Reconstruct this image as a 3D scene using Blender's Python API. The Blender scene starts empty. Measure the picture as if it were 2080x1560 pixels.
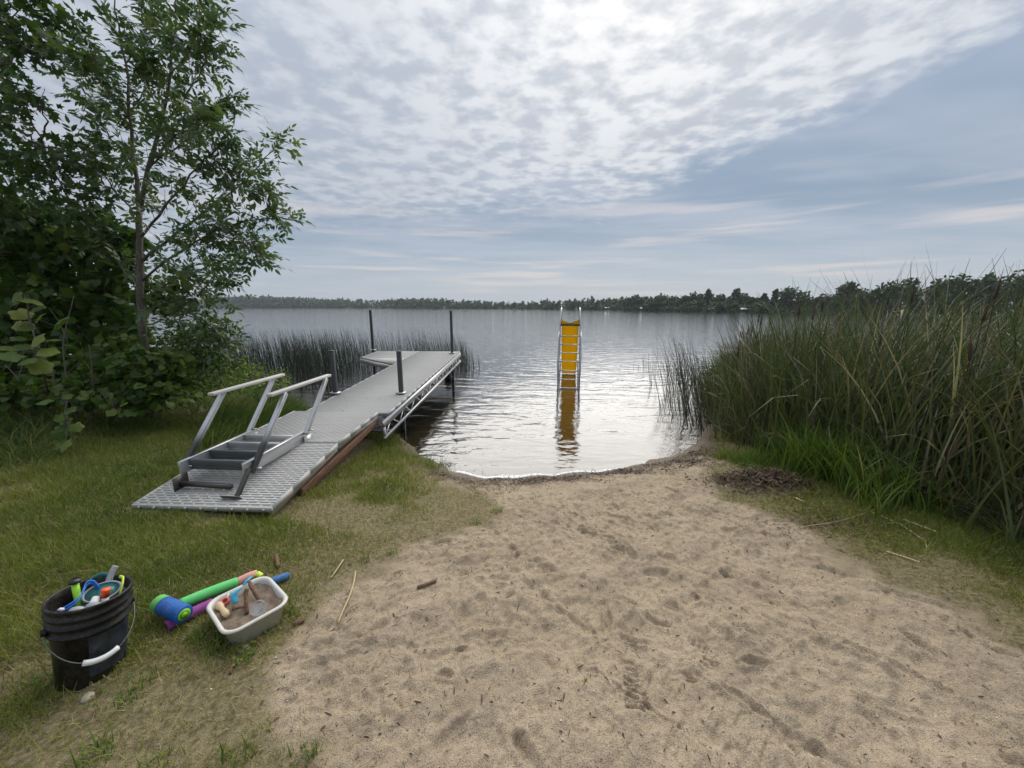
import bpy, math, random
import numpy as np
from mathutils import Vector, Matrix

R = math.radians
scn = bpy.context.scene
COL = scn.collection

# ------------------------------------------------------------------ camera
CZ = 2.12                                   # eye height above the lake, metres
FPX, HOR = 781.0, 622.0                     # focal length and horizon row of the 2080 x 1560 photograph
PITCH = math.atan((780 - HOR) / FPX)
CP, SP = math.cos(PITCH), math.sin(PITCH)
cam_d = bpy.data.cameras.new("camera")
cam = bpy.data.objects.new("camera", cam_d)
COL.objects.link(cam)
cam.location = (0, 0, CZ)
cam.rotation_euler = (math.pi / 2 - PITCH, 0, 0)
cam_d.sensor_width = 36
cam_d.lens = FPX / 2080 * 36
cam_d.clip_start = 0.02
cam_d.clip_end = 20000
scn.camera = cam

# ------------------------------------------------------------------ render settings
scn.view_settings.view_transform = 'Standard'
scn.view_settings.look = 'None'
scn.view_settings.gamma = 1
scn.view_settings.exposure = 0.98
scn.view_settings.use_curve_mapping = False
scn.render.engine = 'CYCLES'
cy = scn.cycles
cy.use_denoising = True
cy.max_bounces = 8
cy.transparent_max_bounces = 12
cy.diffuse_bounces = 2
cy.glossy_bounces = 2
cy.volume_bounces = 0
cy.caustics_reflective = False
cy.caustics_refractive = False
cy.sample_clamp_indirect = 4

# ------------------------------------------------------------------ node helpers
class NT:
    def __init__(self, nt):
        self.nt = nt
        nt.nodes.clear()
    def n(self, t, **kw):
        nd = self.nt.nodes.new(t)
        for k, v in kw.items():
            setattr(nd, k, v)
        return nd
    def l(self, a, b):
        self.nt.links.new(a, b)
    def put(self, sock, v):
        if hasattr(v, 'is_linked') or hasattr(v, 'links'):
            self.l(v, sock)
        elif isinstance(v, (tuple, list)):
            v = tuple(v)
            if sock.type == 'RGBA' and len(v) == 3:
                v = v + (1,)
            sock.default_value = v
        else:
            sock.default_value = v
    def m(self, op, a, b=None, c=None, clamp=False):
        nd = self.n('ShaderNodeMath', operation=op, use_clamp=clamp)
        self.put(nd.inputs[0], a)
        if b is not None: self.put(nd.inputs[1], b)
        if c is not None: self.put(nd.inputs[2], c)
        return nd.outputs[0]
    def vm(self, op, a, b=None):
        nd = self.n('ShaderNodeVectorMath', operation=op)
        self.put(nd.inputs[0], a)
        if b is not None: self.put(nd.inputs[1], b)
        return nd.outputs['Value'] if op in ('DOT_PRODUCT', 'LENGTH') else nd.outputs[0]
    def mix(self, f, a, b, bt='MIX'):
        nd = self.n('ShaderNodeMix', data_type='RGBA', blend_type=bt)
        self.put(nd.inputs[0], f)
        self.put(nd.inputs[6], a)
        self.put(nd.inputs[7], b)
        return nd.outputs[2]
    def ss(self, v, lo, hi, a=0.0, b=1.0):
        nd = self.n('ShaderNodeMapRange', interpolation_type='SMOOTHSTEP')
        self.put(nd.inputs[0], v)
        self.put(nd.inputs[1], lo); self.put(nd.inputs[2], hi)
        self.put(nd.inputs[3], a); self.put(nd.inputs[4], b)
        return nd.outputs[0]
    def noise(self, vec, scale, detail=4, rough=0.55, dist=0.0):
        nd = self.n('ShaderNodeTexNoise')
        if vec is not None: self.l(vec, nd.inputs['Vector'])
        nd.inputs['Scale'].default_value = scale
        nd.inputs['Detail'].default_value = detail
        nd.inputs['Roughness'].default_value = rough
        nd.inputs['Distortion'].default_value = dist
        return nd.outputs['Fac']
    def comb(self, x, y, z):
        nd = self.n('ShaderNodeCombineXYZ')
        self.put(nd.inputs[0], x); self.put(nd.inputs[1], y); self.put(nd.inputs[2], z)
        return nd.outputs[0]
    def sep(self, v):
        nd = self.n('ShaderNodeSeparateXYZ')
        self.l(v, nd.inputs[0])
        return nd.outputs
    def attr(self, name):
        return self.n('ShaderNodeAttribute', attribute_name=name)
    def ramp(self, f, stops):
        nd = self.n('ShaderNodeValToRGB')
        cr = nd.color_ramp
        while len(cr.elements) < len(stops): cr.elements.new(0.5)
        for e, (p, c) in zip(cr.elements, stops):
            e.position = p
            e.color = tuple(c) + (1,) if len(c) == 3 else c
        self.put(nd.inputs[0], f)
        return nd.outputs[0]

# ------------------------------------------------------------------ sky: high cloud sheet over a smooth grey-blue layer
SUN_EL, SUN_AZ = R(45), R(18)               # azimuth measured from +Y towards +X
sun_dir = (math.sin(SUN_AZ) * math.cos(SUN_EL), math.cos(SUN_AZ) * math.cos(SUN_EL), math.sin(SUN_EL))
world = bpy.data.worlds.new("World")
scn.world = world
world.use_nodes = True
w = NT(world.node_tree)
tc = w.n('ShaderNodeTexCoord').outputs['Generated']
sky = w.n('ShaderNodeTexSky', sky_type='NISHITA')
sky.sun_disc = False
sky.sun_elevation = SUN_EL
sky.sun_rotation = SUN_AZ
sky.air_density = 1.0
sky.dust_density = 1.5
WS = 0.1
x, y, z = w.sep(tc)
zc = w.m('ADD', w.m('MAXIMUM', z, 0.0), 0.05)
u = w.m('DIVIDE', x, zc)
v = w.m('DIVIDE', y, zc)
uv = w.comb(u, v, 0.0)
# the edge of the high sheet, in cloud-plane coordinates
up = w.m('MAXIMUM', u, 0.0)
edge = w.m('ADD', w.m('ADD', v, w.m('MULTIPLY', u, 0.22)), w.m('MULTIPLY', w.m('POWER', up, 4.0), 0.26))
en = w.noise(uv, 0.95, 3, 0.6)
edge = w.m('ADD', edge, w.m('MULTIPLY', w.m('SUBTRACT', en, 0.5), 2.4))

# puffs: small mottled cells, patchy
pn = w.n('ShaderNodeTexNoise')
w.l(uv, pn.inputs['Vector'])
pn.inputs['Scale'].default_value = 6.6; pn.inputs['Detail'].default_value = 4; pn.inputs['Roughness'].default_value = 0.55
p1 = pn.outputs['Fac']
p2 = w.noise(uv, 1.5, 2, 0.5)
edge = w.m('ADD', edge, w.m('MULTIPLY', w.m('SUBTRACT', p1, 0.5), 2.2))
sheet = w.ss(edge, 4.0, 2.5)
puff = w.ss(w.m('ADD', w.m('MULTIPLY', p1, 0.8), w.m('MULTIPLY', p2, 0.32)), 0.46, 0.68)
cs = w.vm('DOT_PRODUCT', tc, sun_dir)
glow = w.m('POWER', w.m('MAXIMUM', cs, 0.0), 6.0)
bright = w.mix(glow, (0.52, 0.56, 0.625), (0.90, 0.90, 0.885))
grey = w.mix(glow, (0.40, 0.45, 0.525), (0.52, 0.55, 0.59))
high = w.mix(puff, bright, grey)
# lower smooth layer
suv = w.comb(w.m('MULTIPLY', u, 0.35), w.m('MULTIPLY', v, 0.8), 4.0)
s1 = w.noise(suv, 1.5, 3, 0.55)
low = w.mix(w.ss(s1, 0.36, 0.66), (0.235, 0.325, 0.44), (0.385, 0.445, 0.545))
col = w.mix(sheet, low, high)
# paler towards the horizon, with thin streaks
hz = w.ss(z, 0.24, 0.0)
col = w.mix(w.m('MULTIPLY', hz, 0.85), col, (0.56, 0.63, 0.73))
auv = w.comb(w.m('MULTIPLY', w.m('ARCTAN2', x, y), 1.6), w.m('MULTIPLY', z, 26.0), 1.0)
st = w.noise(auv, 1.6, 3, 0.55)
stm = w.m('MULTIPLY', w.ss(st, 0.50, 0.70), w.m('MULTIPLY', w.ss(z, 0.32, 0.10), w.ss(z, 0.0, 0.05)))
col = w.mix(w.m('MULTIPLY', stm, 0.7), col, (0.80, 0.72, 0.70))
col = w.mix(w.ss(z, -0.02, -0.2), col, (0.10, 0.11, 0.10))
cl = w.n('ShaderNodeVectorMath', operation='SCALE')
w.l(col, cl.inputs[0]); w.l(w.m('MULTIPLY', w.m('ADD', w.m('MULTIPLY', w.m('MAXIMUM', z, 0.0), 0.6), 0.76), 0.53 / WS), cl.inputs['Scale'])
fin = w.mix(0.93, sky.outputs[0], cl.outputs[0])
bg = w.n('ShaderNodeBackground')
w.l(fin, bg.inputs[0]); bg.inputs[1].default_value = WS
w.l(bg.outputs[0], w.n('ShaderNodeOutputWorld').inputs[0])

sun_l = bpy.data.lights.new("sun", 'SUN')
sun_l.energy = 1.5
sun_l.angle = R(71)
sun_l.color = (1.0, 0.95, 0.88)
sun = bpy.data.objects.new("sun", sun_l)
COL.objects.link(sun)
sun.rotation_euler = Vector([-c for c in sun_dir]).to_track_quat('-Z', 'Y').to_euler()
sun.location = (0, 0, 30)

world.cycles.sampling_method = 'MANUAL'
world.cycles.sample_map_resolution = 256

# ------------------------------------------------------------------ numpy helpers
rng = np.random.default_rng(7)
random.seed(7)
_perm = rng.permutation(4096)
_val = rng.random(4096)
def vnoise(x, y, seed=0):
    xi = np.floor(x).astype(np.int64); yi = np.floor(y).astype(np.int64)
    xf = x - xi; yf = y - yi
    xf = xf * xf * (3 - 2 * xf); yf = yf * yf * (3 - 2 * yf)
    def h(i, j): return _val[_perm[(_perm[(i + seed * 131) & 4095] + j) & 4095]]
    a = h(xi, yi); b = h(xi + 1, yi); c = h(xi, yi + 1); d = h(xi + 1, yi + 1)
    return (a + (b - a) * xf) * (1 - yf) + (c + (d - c) * xf) * yf - 0.5
def fbm(x, y, oct=4, seed=0, gain=0.5):
    s = 0; a = 1.0
    for i in range(oct):
        s = s + a * vnoise(x, y, seed + i); x = x * 2.03 + 3.1; y = y * 2.03 + 1.7; a *= gain
    return s
def smooth(v, lo, hi):
    t = np.clip((v - lo) / (hi - lo), 0, 1)
    return t * t * (3 - 2 * t)
def seg_dist(px, py, pts, closed=False):
    d = np.full(px.shape, 1e9)
    n = len(pts)
    for i in range(n if closed else n - 1):
        ax, ay = pts[i]; bx, by = pts[(i + 1) % n]
        dx, dy = bx - ax, by - ay
        t = np.clip(((px - ax) * dx + (py - ay) * dy) / (dx * dx + dy * dy), 0, 1)
        d = np.minimum(d, np.hypot(px - ax - t * dx, py - ay - t * dy))
    return d
def inside(px, py, pts):
    c = np.zeros(px.shape, bool)
    n = len(pts)
    for i in range(n):
        x1, y1 = pts[i]; x2, y2 = pts[(i + 1) % n]
        if y1 == y2: continue
        c ^= ((y1 > py) != (y2 > py)) & (px < (x2 - x1) * (py - y1) / (y2 - y1) + x1)
    return c
def sdist(px, py, pts):
    d = seg_dist(px, py, pts, True)
    return np.where(inside(px, py, pts), d, -d)

# ------------------------------------------------------------------ terrain height
SHORE = [(-400, 60), (-60, 22), (-13, 12.5), (-8.2, 10.4), (-5.4, 8.9), (-4.0, 7.4), (-3.1, 6.5), (-2.2, 6.35), (-1.72, 5.85), (-1.25, 5.1), (-0.85, 4.68),
         (-0.5, 4.53), (0.05, 4.50), (0.65, 4.60), (1.35, 4.80), (2.2, 5.15), (3.0, 5.75), (3.5, 6.5), (4.6, 8.2), (7.5, 10.5), (14, 13), (60, 26), (130, 60), (300, 70)]
LAND = SHORE + [(4000, -3000), (-4000, -3000)]
FAR_AZ = np.radians([-180, -75, -60, -45, -36, -25, -12, 0, 8, 15, 18, 22, 28, 34, 40, 50, 70, 180])
FAR_R = np.array([900, 900, 850, 780, 720, 600, 430, 320, 275, 240, 212, 196, 178, 162, 150, 150, 160, 900.])
def far_r(X, Y):
    return np.interp(np.arctan2(X, Y), FAR_AZ, FAR_R)
MULCH = (2.72, 3.78)
def ground(X, Y, detail=False):
    X = np.asarray(X, float); Y = np.asarray(Y, float)
    s = sdist(X, Y, LAND)
    s = s + 0.16 * fbm(X * 1.7, Y * 1.7, 3, 77) * np.exp(-np.abs(s) / 0.8) * (np.hypot(X, Y) < 14)
    sl = np.clip(s, 0, None)
    zl = 0.40 * (1 - np.exp(-sl / 1.5)) + 0.025 * np.minimum(sl, 12)
    zl = zl + 0.05 * fbm(X * 0.9, Y * 0.9, 2, 40) * smooth(sl, 0.5, 2)
    zw = -np.minimum(0.16 * np.clip(-s, 0, None), 2.5)
    zz = np.where(s > 0, zl, zw)
    r = np.hypot(X, Y); fr = far_r(X, Y)
    zf = np.clip((r - fr) * 0.03, -4, 2.0)
    zz = np.where((s < 0) & (r > fr - 60), np.maximum(zz, zf), zz)
    e = ((X - MULCH[0]) / 0.50) ** 2 + ((Y - MULCH[1]) / 0.34) ** 2
    zz = zz + 0.075 * np.exp(-e * 1.4)
    return zz
def at(px, py, zp):
    xx = (px - 1040) / FPX; yy = (780 - py) / FPX
    D = np.array([xx, CP + yy * SP, -SP + yy * CP])
    t = (zp - CZ) / D[2]
    return D * t + np.array([0, 0, CZ])
def atd(px, py, d):
    """the world point seen at that pixel of the photograph at depth d"""
    xx = (px - 1040) / FPX; yy = (780 - py) / FPX
    return np.array([xx, CP + yy * SP, -SP + yy * CP]) * d + np.array([0, 0, CZ])
def gat(px, py):
    zz = 0.3
    for _ in range(12):
        p = at(px, py, zz)
        zz = 0.5 * zz + 0.5 * float(ground(p[0:1], p[1:2])[0])
    return at(px, py, zz)
def gz(X, Y):
    return float(ground(np.array([X]), np.array([Y]))[0])

# sand area outline: traced on the ground
SANDPX = [(905, 985), (985, 1000), (1065, 1045), (980, 1075), (880, 1095), (800, 1115), (770, 1150), (690, 1175), (630, 1225), (570, 1290), (525, 1340), (500, 1400),
          (540, 1480), (600, 1560), (640, 1750), (2600, 1750), (2300, 1370), (2080, 1320), (1900, 1235), (1720, 1150), (1640, 1085), (1560, 1045), (1480, 1015), (1455, 960), (1450, 905)]
SAND = [tuple(gat(*p)[:2]) for p in SANDPX] + [(2.6, 7), (-1.2, 7)]
def sand_sd(X, Y):
    return sdist(X, Y, SAND) + 0.30 * fbm(X * 2.2, Y * 2.2, 3, 5) + 0.12 * fbm(X * 9, Y * 9, 2, 9)

# ------------------------------------------------------------------ mesh helpers
def mesh_obj(name, V, Fs, mat, parent=None, attrs=None, smooth_sh=False, mi=None):
    """V (n,3) array; Fs: an (m,k) array or a list of such arrays"""
    V = np.asarray(V, np.float32)
    if isinstance(Fs, np.ndarray): Fs = [Fs]
    me = bpy.data.meshes.new(name)
    me.vertices.add(len(V)); me.vertices.foreach_set('co', V.ravel())
    nl = sum(f.size for f in Fs); nf = sum(len(f) for f in Fs)
    me.loops.add(nl); me.polygons.add(nf)
    me.loops.foreach_set('vertex_index', np.concatenate([f.ravel() for f in Fs]).astype(np.int32))
    tot = np.concatenate([np.full(len(f), f.shape[1]) for f in Fs]).astype(np.int32)
    me.polygons.foreach_set('loop_start', (np.cumsum(tot) - tot).astype(np.int32))
    if mi is not None: me.polygons.foreach_set('material_index', np.asarray(mi, np.int32))
    if smooth_sh: me.polygons.foreach_set('use_smooth', np.ones(nf, bool))
    for k, a in (attrs or {}).items():
        at_ = me.attributes.new(k, 'FLOAT', 'POINT')
        at_.data.foreach_set('value', np.asarray(a, np.float32))
    me.update(calc_edges=True)
    me.validate()
    for mm in (mat if isinstance(mat, (list, tuple)) else [mat]): me.materials.append(mm)
    o = bpy.data.objects.new(name, me)
    COL.objects.link(o)
    if parent is not None: o.parent = parent
    return o
def from_mesh(name, me, parent=None, M=None):
    o = bpy.data.objects.new(name, me)
    COL.objects.link(o)
    if parent is not None: o.parent = parent
    if M is not None: o.matrix_local = M
    return o
def tag(o, label, cat=None, group=None, kind=None):
    o['label'] = label
    if cat: o['category'] = cat
    if group: o['group'] = group
    if kind: o['kind'] = kind
    return o
def thing(name, loc, label, cat, group=None, rz=0.0):
    o = bpy.data.objects.new(name, None)
    o.empty_display_size = 0.1
    COL.objects.link(o)
    o.location = loc; o.rotation_euler = (0, 0, rz)
    return tag(o, label, cat, group)

class MB:
    """collects small shapes into one mesh"""
    def __init__(self): self.V = []; self.F = {}; self.n = 0
    def add(self, V, F):
        V = np.asarray(V, float)
        for f in F: self.F.setdefault(len(f), []).append([i + self.n for i in f])
        self.V.append(V); self.n += len(V)
        return self
    def box(self, c, s, M=None):
        cx, cy_, cz_ = c; sx, sy, sz = s[0] / 2, s[1] / 2, s[2] / 2
        V = np.array([(i * sx, j * sy, k * sz) for k in (-1, 1) for j in (-1, 1) for i in (-1, 1)], float)
        if M is not None: V = V @ np.asarray(M).T
        V = V + np.array([cx, cy_, cz_])
        return self.add(V, [(0, 2, 3, 1), (4, 5, 7, 6), (0, 1, 5, 4), (2, 6, 7, 3), (0, 4, 6, 2), (1, 3, 7, 5)])
    def bar(self, a, b, wx, wz, upv=(0, 0, 1)):
        """a rectangular bar from a to b; wx across, wz along up"""
        a = np.asarray(a, float); b = np.asarray(b, float)
        t = b - a; L = np.linalg.norm(t); t /= L
        r = np.cross(t, upv); r /= np.linalg.norm(r); n = np.cross(r, t)
        M = np.stack([r, t, n], 1)
        return self.box((a + b) / 2, (wx, L, wz), M)
    def tube(self, P, rad, k=8, caps=True):
        P = np.asarray(P, float); n = len(P)
        rad = np.full(n, rad) if np.isscalar(rad) else np.asarray(rad)
        T = np.gradient(P, axis=0); T /= np.linalg.norm(T, axis=1)[:, None] + 1e-9
        ref = np.array([0.13, 0.31, 0.94]) if abs(T[0][2]) < 0.9 else np.array([0.94, 0.31, 0.13])
        A = np.cross(T, ref); A /= np.linalg.norm(A, axis=1)[:, None]
        B = np.cross(T, A)
        th = np.arange(k) / k * 2 * np.pi
        V = (P[:, None, :] + rad[:, None, None] * (np.cos(th)[None, :, None] * A[:, None, :] + np.sin(th)[None, :, None] * B[:, None, :])).reshape(-1, 3)
        F = [(i * k + j, i * k + (j + 1) % k, (i + 1) * k + (j + 1) % k, (i + 1) * k + j) for i in range(n - 1) for j in range(k)]
        if caps:
            F.append(tuple(range(k - 1, -1, -1))); F.append(tuple((n - 1) * k + j for j in range(k)))
        return self.add(V, F)
    def lathe(self, prof, k=32, c=(0, 0, 0), sx=1.0, sy=1.0):
        n = len(prof); th = np.arange(k) / k * 2 * np.pi
        V = [(c[0] + r * math.cos(t) * sx, c[1] + r * math.sin(t) * sy, c[2] + zz) for r, zz in prof for t in th]
        F = [(i * k + j, i * k + (j + 1) % k, (i + 1) * k + (j + 1) % k, (i + 1) * k + j) for i in range(n - 1) for j in range(k)]
        return self.add(V, F)
    def build(self, name, mat, parent=None, sm=False):
        V = np.concatenate(self.V)
        return mesh_obj(name, V, [np.array(f) for f in self.F.values()], mat, parent, smooth_sh=sm)

def bevel(o, wd=0.003, seg=2):
    md = o.modifiers.new('bevel', 'BEVEL'); md.width = wd; md.segments = seg; md.limit_method = 'ANGLE'
    return o

def ribbons(B, az, lean, bend, L, W, seg, rnd, face=None, droop=1.4, taper=0.9):
    """N grass-like blades; returns verts, quads, per-vertex random value and height fraction"""
    N = len(B)
    k = np.arange(seg + 1) / seg
    th = lean[:, None] + bend[:, None] * k[None, :] ** droop
    st = (L / seg)[:, None]
    dz = np.cos(th) * st; dh = np.sin(th) * st
    cz_ = np.concatenate([np.zeros((N, 1)), np.cumsum(dz[:, :-1], 1)], 1)
    ch = np.concatenate([np.zeros((N, 1)), np.cumsum(dh[:, :-1], 1)], 1)
    hx = np.cos(az)[:, None]; hy = np.sin(az)[:, None]
    C = np.stack([B[:, 0:1] + ch * hx, B[:, 1:2] + ch * hy, B[:, 2:3] + cz_], 2)
    fa = az + np.pi / 2 if face is None else face
    wv = np.stack([np.cos(fa), np.sin(fa), np.zeros(N)], 1)
    wk = W[:, None] * 0.5 * (1 - taper * k[None, :] ** 1.6)
    Lf = C - wv[:, None, :] * wk[:, :, None]; Rt = C + wv[:, None, :] * wk[:, :, None]
    V = np.stack([Lf, Rt], 2).reshape(-1, 3)
    base = (np.arange(N) * (seg + 1) * 2)[:, None]
    q = np.array([[2 * i, 2 * i + 1, 2 * i + 3, 2 * i + 2] for i in range(seg)])
    Fq = (base[:, :, None] + q[None, :, :]).reshape(-1, 4)
    rv = np.repeat(rnd, (seg + 1) * 2)
    hv = np.tile(np.repeat(k, 2), N)
    return V, Fq, rv, hv

def rot_frame(D, Nn):
    D = D / (np.linalg.norm(D, axis=1)[:, None] + 1e-9)
    S = np.cross(D, Nn); S /= np.linalg.norm(S, axis=1)[:, None] + 1e-9
    U = np.cross(S, D)
    return D, S, U
LANCE = (np.array([(0, 0, 0), (0.28, 0.42, 0.10), (0.62, 0.36, 0.07), (1, 0, -0.06), (0.62, -0.36, 0.07), (0.28, -0.42, 0.10)]), np.array([(0, 1, 2, 3), (0, 3, 4, 5)]))
ROUND = (np.array([(0, 0, 0), (-0.10, 0.30, 0.05), (0.18, 0.60, 0.13), (0.45, 0.50, 0.06), (0.60, 0.54, 0.0), (0.72, 0.30, 0.03), (1, 0, -0.10),
                   (0.72, -0.30, 0.03), (0.60, -0.54, 0.0), (0.45, -0.50, 0.06), (0.18, -0.60, 0.13), (-0.10, -0.30, 0.05), (0.45, 0, 0.0)]),
         np.array([(0, 1, 2), (0, 2, 12), (12, 2, 3), (12, 3, 5), (3, 4, 5), (12, 5, 6), (12, 6, 7), (12, 7, 9), (7, 8, 9), (12, 9, 10), (0, 12, 10), (0, 10, 11)]))
MAPLE = (np.array([(0, 0, 0), (0.05, 0.45, 0.04), (0.30, 0.30, 0.06), (0.62, 0.55, -0.03), (0.58, 0.20, 0.05), (1, 0, -0.06), (0.58, -0.20, 0.05), (0.62, -0.55, -0.03),
                   (0.30, -0.30, 0.06), (0.05, -0.45, 0.04)]),
         np.array([(0, 1, 2), (0, 2, 8), (2, 3, 4), (2, 4, 6), (2, 6, 8), (4, 5, 6), (6, 7, 8), (0, 8, 9)]))
def leaves(P, D, Nn, L, W, shape, rnd):
    SV, SF = shape
    D, S, U = rot_frame(D, Nn)
    V = P[:, None, :] + L[:, None, None] * SV[None, :, 0:1] * D[:, None, :] + W[:, None, None] * (SV[None, :, 1:2] * S[:, None, :] + SV[None, :, 2:3] * U[:, None, :])
    nv = len(SV)
    Fq = ((np.arange(len(P)) * nv)[:, None, None] + SF[None]).reshape(-1, SF.shape[1])
    return V.reshape(-1, 3), Fq, np.repeat(rnd, nv)
def merge(parts):
    V = []; Fs = {}; rv = []; n = 0
    for p in parts:
        V.append(p[0]); Fs.setdefault(p[1].shape[1], []).append(p[1] + n); rv.append(p[2]); n += len(p[0])
    return np.concatenate(V), [np.concatenate(f) for f in Fs.values()], np.concatenate(rv)

# ------------------------------------------------------------------ materials
def mat(name):
    m = bpy.data.materials.new(name); m.use_nodes = True
    return m, NT(m.node_tree)
def finish(t, sh):
    t.l(sh, t.n('ShaderNodeOutputMaterial').inputs[0])
def pbsdf(t, col, rough=0.6, metal=0.0, spec=0.5, normal=None):
    b = t.n('ShaderNodeBsdfPrincipled')
    t.put(b.inputs['Base Color'], col); t.put(b.inputs['Roughness'], rough); t.put(b.inputs['Metallic'], metal)
    b.inputs['Specular IOR Level'].default_value = spec
    if normal is not None: t.l(normal, b.inputs['Normal'])
    return b.outputs[0]
def bump(t, h, strength=0.3, dist=0.01, normal=None):
    b = t.n('ShaderNodeBump')
    b.inputs['Strength'].default_value = strength; b.inputs['Distance'].default_value = dist
    t.l(h, b.inputs['Height'])
    if normal is not None: t.l(normal, b.inputs['Normal'])
    return b.outputs[0]
def plain(name, col, rough=0.5, metal=0.0, var=0.12, nscale=14.0, spec=0.5, bmp=0.0, dust=0.0):
    m, t = mat(name)
    pos = t.n('ShaderNodeTexCoord').outputs['Object']
    nz = t.noise(pos, nscale, 5, 0.65)
    c = t.mix(nz, tuple(max(0, q * (1 - var * 1.6)) for q in col), tuple(min(1, q * (1 + var)) for q in col))
    fine = t.noise(pos, nscale * 9, 3, 0.6)
    if dust:
        c = t.mix(t.m('MULTIPLY', t.ss(t.m('ADD', t.m('MULTIPLY', nz, 0.6), t.m('MULTIPLY', fine, 0.5)), 0.50, 0.72), dust), c, (0.40, 0.33, 0.23))
    rg = t.m('ADD', rough - 0.08, t.m('MULTIPLY', nz, 0.16))
    finish(t, pbsdf(t, c, rg, metal, spec, bump(t, fine, bmp, 0.002) if bmp else None))
    return m
def leaf_mat(name, stops, trans=0.3, rough=0.55, tcol=None, noise_amt=0.35):
    m, t = mat(name)
    a = t.attr('rnd').outputs['Fac']
    c = t.ramp(a, stops)
    pos = t.n('ShaderNodeTexCoord').outputs['Object']
    nz = t.noise(pos, 2.2, 3, 0.6)
    c = t.mix(t.m('MULTIPLY', t.ss(nz, 0.35, 0.7), noise_amt), c, t.mix(0.5, c, (0.02, 0.03, 0.01)))
    p = pbsdf(t, c, rough, 0.0, 0.35)
    tr = t.n('ShaderNodeBsdfTranslucent')
    t.l(t.mix(0.65, c, t.mix(1.0, c, (1.35, 1.6, 0.5), 'MULTIPLY')), tr.inputs[0])
    mx = t.n('ShaderNodeMixShader'); mx.inputs[0].default_value = trans
    t.l(p, mx.inputs[1]); t.l(tr.outputs[0], mx.inputs[2])
    finish(t, mx.outputs[0])
    return m

def ground_mat():
    m, t = mat('beach_ground')
    pos = t.n('ShaderNodeTexCoord').outputs['Object']
    g = t.attr('grass').outputs['Fac']; damp = t.attr('damp').outputs['Fac']; wet = t.attr('wet').outputs['Fac']
    mul = t.attr('mulch').outputs['Fac']; deep = t.attr('deep').outputs['Fac']
    n1 = t.noise(pos, 3.0, 6, 0.65); n2 = t.noise(pos, 38, 4, 0.7); n3 = t.noise(pos, 190, 2, 0.7); n4 = t.noise(pos, 420, 1, 0.5)
    sand = t.mix(t.ss(n1, 0.3, 0.7), (0.47, 0.37, 0.25), (0.575, 0.46, 0.32))
    sand = t.mix(t.m('MULTIPLY', t.ss(n2, 0.42, 0.68), 0.45), sand, (0.24, 0.185, 0.13))
    sand = t.mix(t.m('MULTIPLY', damp, 0.5), sand, (0.24, 0.19, 0.145))
    sand = t.mix(t.m('MULTIPLY', t.ss(n3, 0.54, 0.66), 0.8), sand, (0.13, 0.10, 0.08))
    sand = t.mix(t.m('MULTIPLY', t.ss(n4, 0.62, 0.72), 0.55), sand, (0.62, 0.56, 0.45))
    # pale shell grit
    vo = t.n('ShaderNodeTexVoronoi'); vo.inputs['Scale'].default_value = 55; t.l(pos, vo.inputs['Vector'])
    pick = t.m('GREATER_THAN', t.sep(vo.outputs['Color'])[0], 0.86)
    grit = t.m('MULTIPLY', t.ss(vo.outputs['Distance'], 0.22, 0.12), pick)
    sand = t.mix(t.m('MULTIPLY', grit, 0.6), sand, (0.66, 0.60, 0.50))
    soil = t.mix(t.ss(n2, 0.3, 0.7), (0.13, 0.11, 0.05), (0.32, 0.26, 0.15))
    c = t.mix(g, sand, soil)
    c = t.mix(t.m('MULTIPLY', mul, t.ss(n2, 0.2, 0.6)), c, (0.075, 0.05, 0.035))
    c = t.mix(t.m('MULTIPLY', wet, 0.9), c, t.mix(0.8, c, (0.10, 0.075, 0.05)))
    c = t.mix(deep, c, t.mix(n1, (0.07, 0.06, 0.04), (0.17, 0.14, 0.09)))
    h = t.m('ADD', t.m('MULTIPLY', n2, 0.6), t.m('ADD', t.m('MULTIPLY', n3, 0.35), t.m('MULTIPLY', n4, 0.12)))
    nb = bump(t, h, 1.0, 0.028)
    rough = t.m('SUBTRACT', 0.95, t.m('MULTIPLY', wet, 0.35))
    finish(t, pbsdf(t, c, rough, 0, 0.3, nb))
    return m

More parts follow.
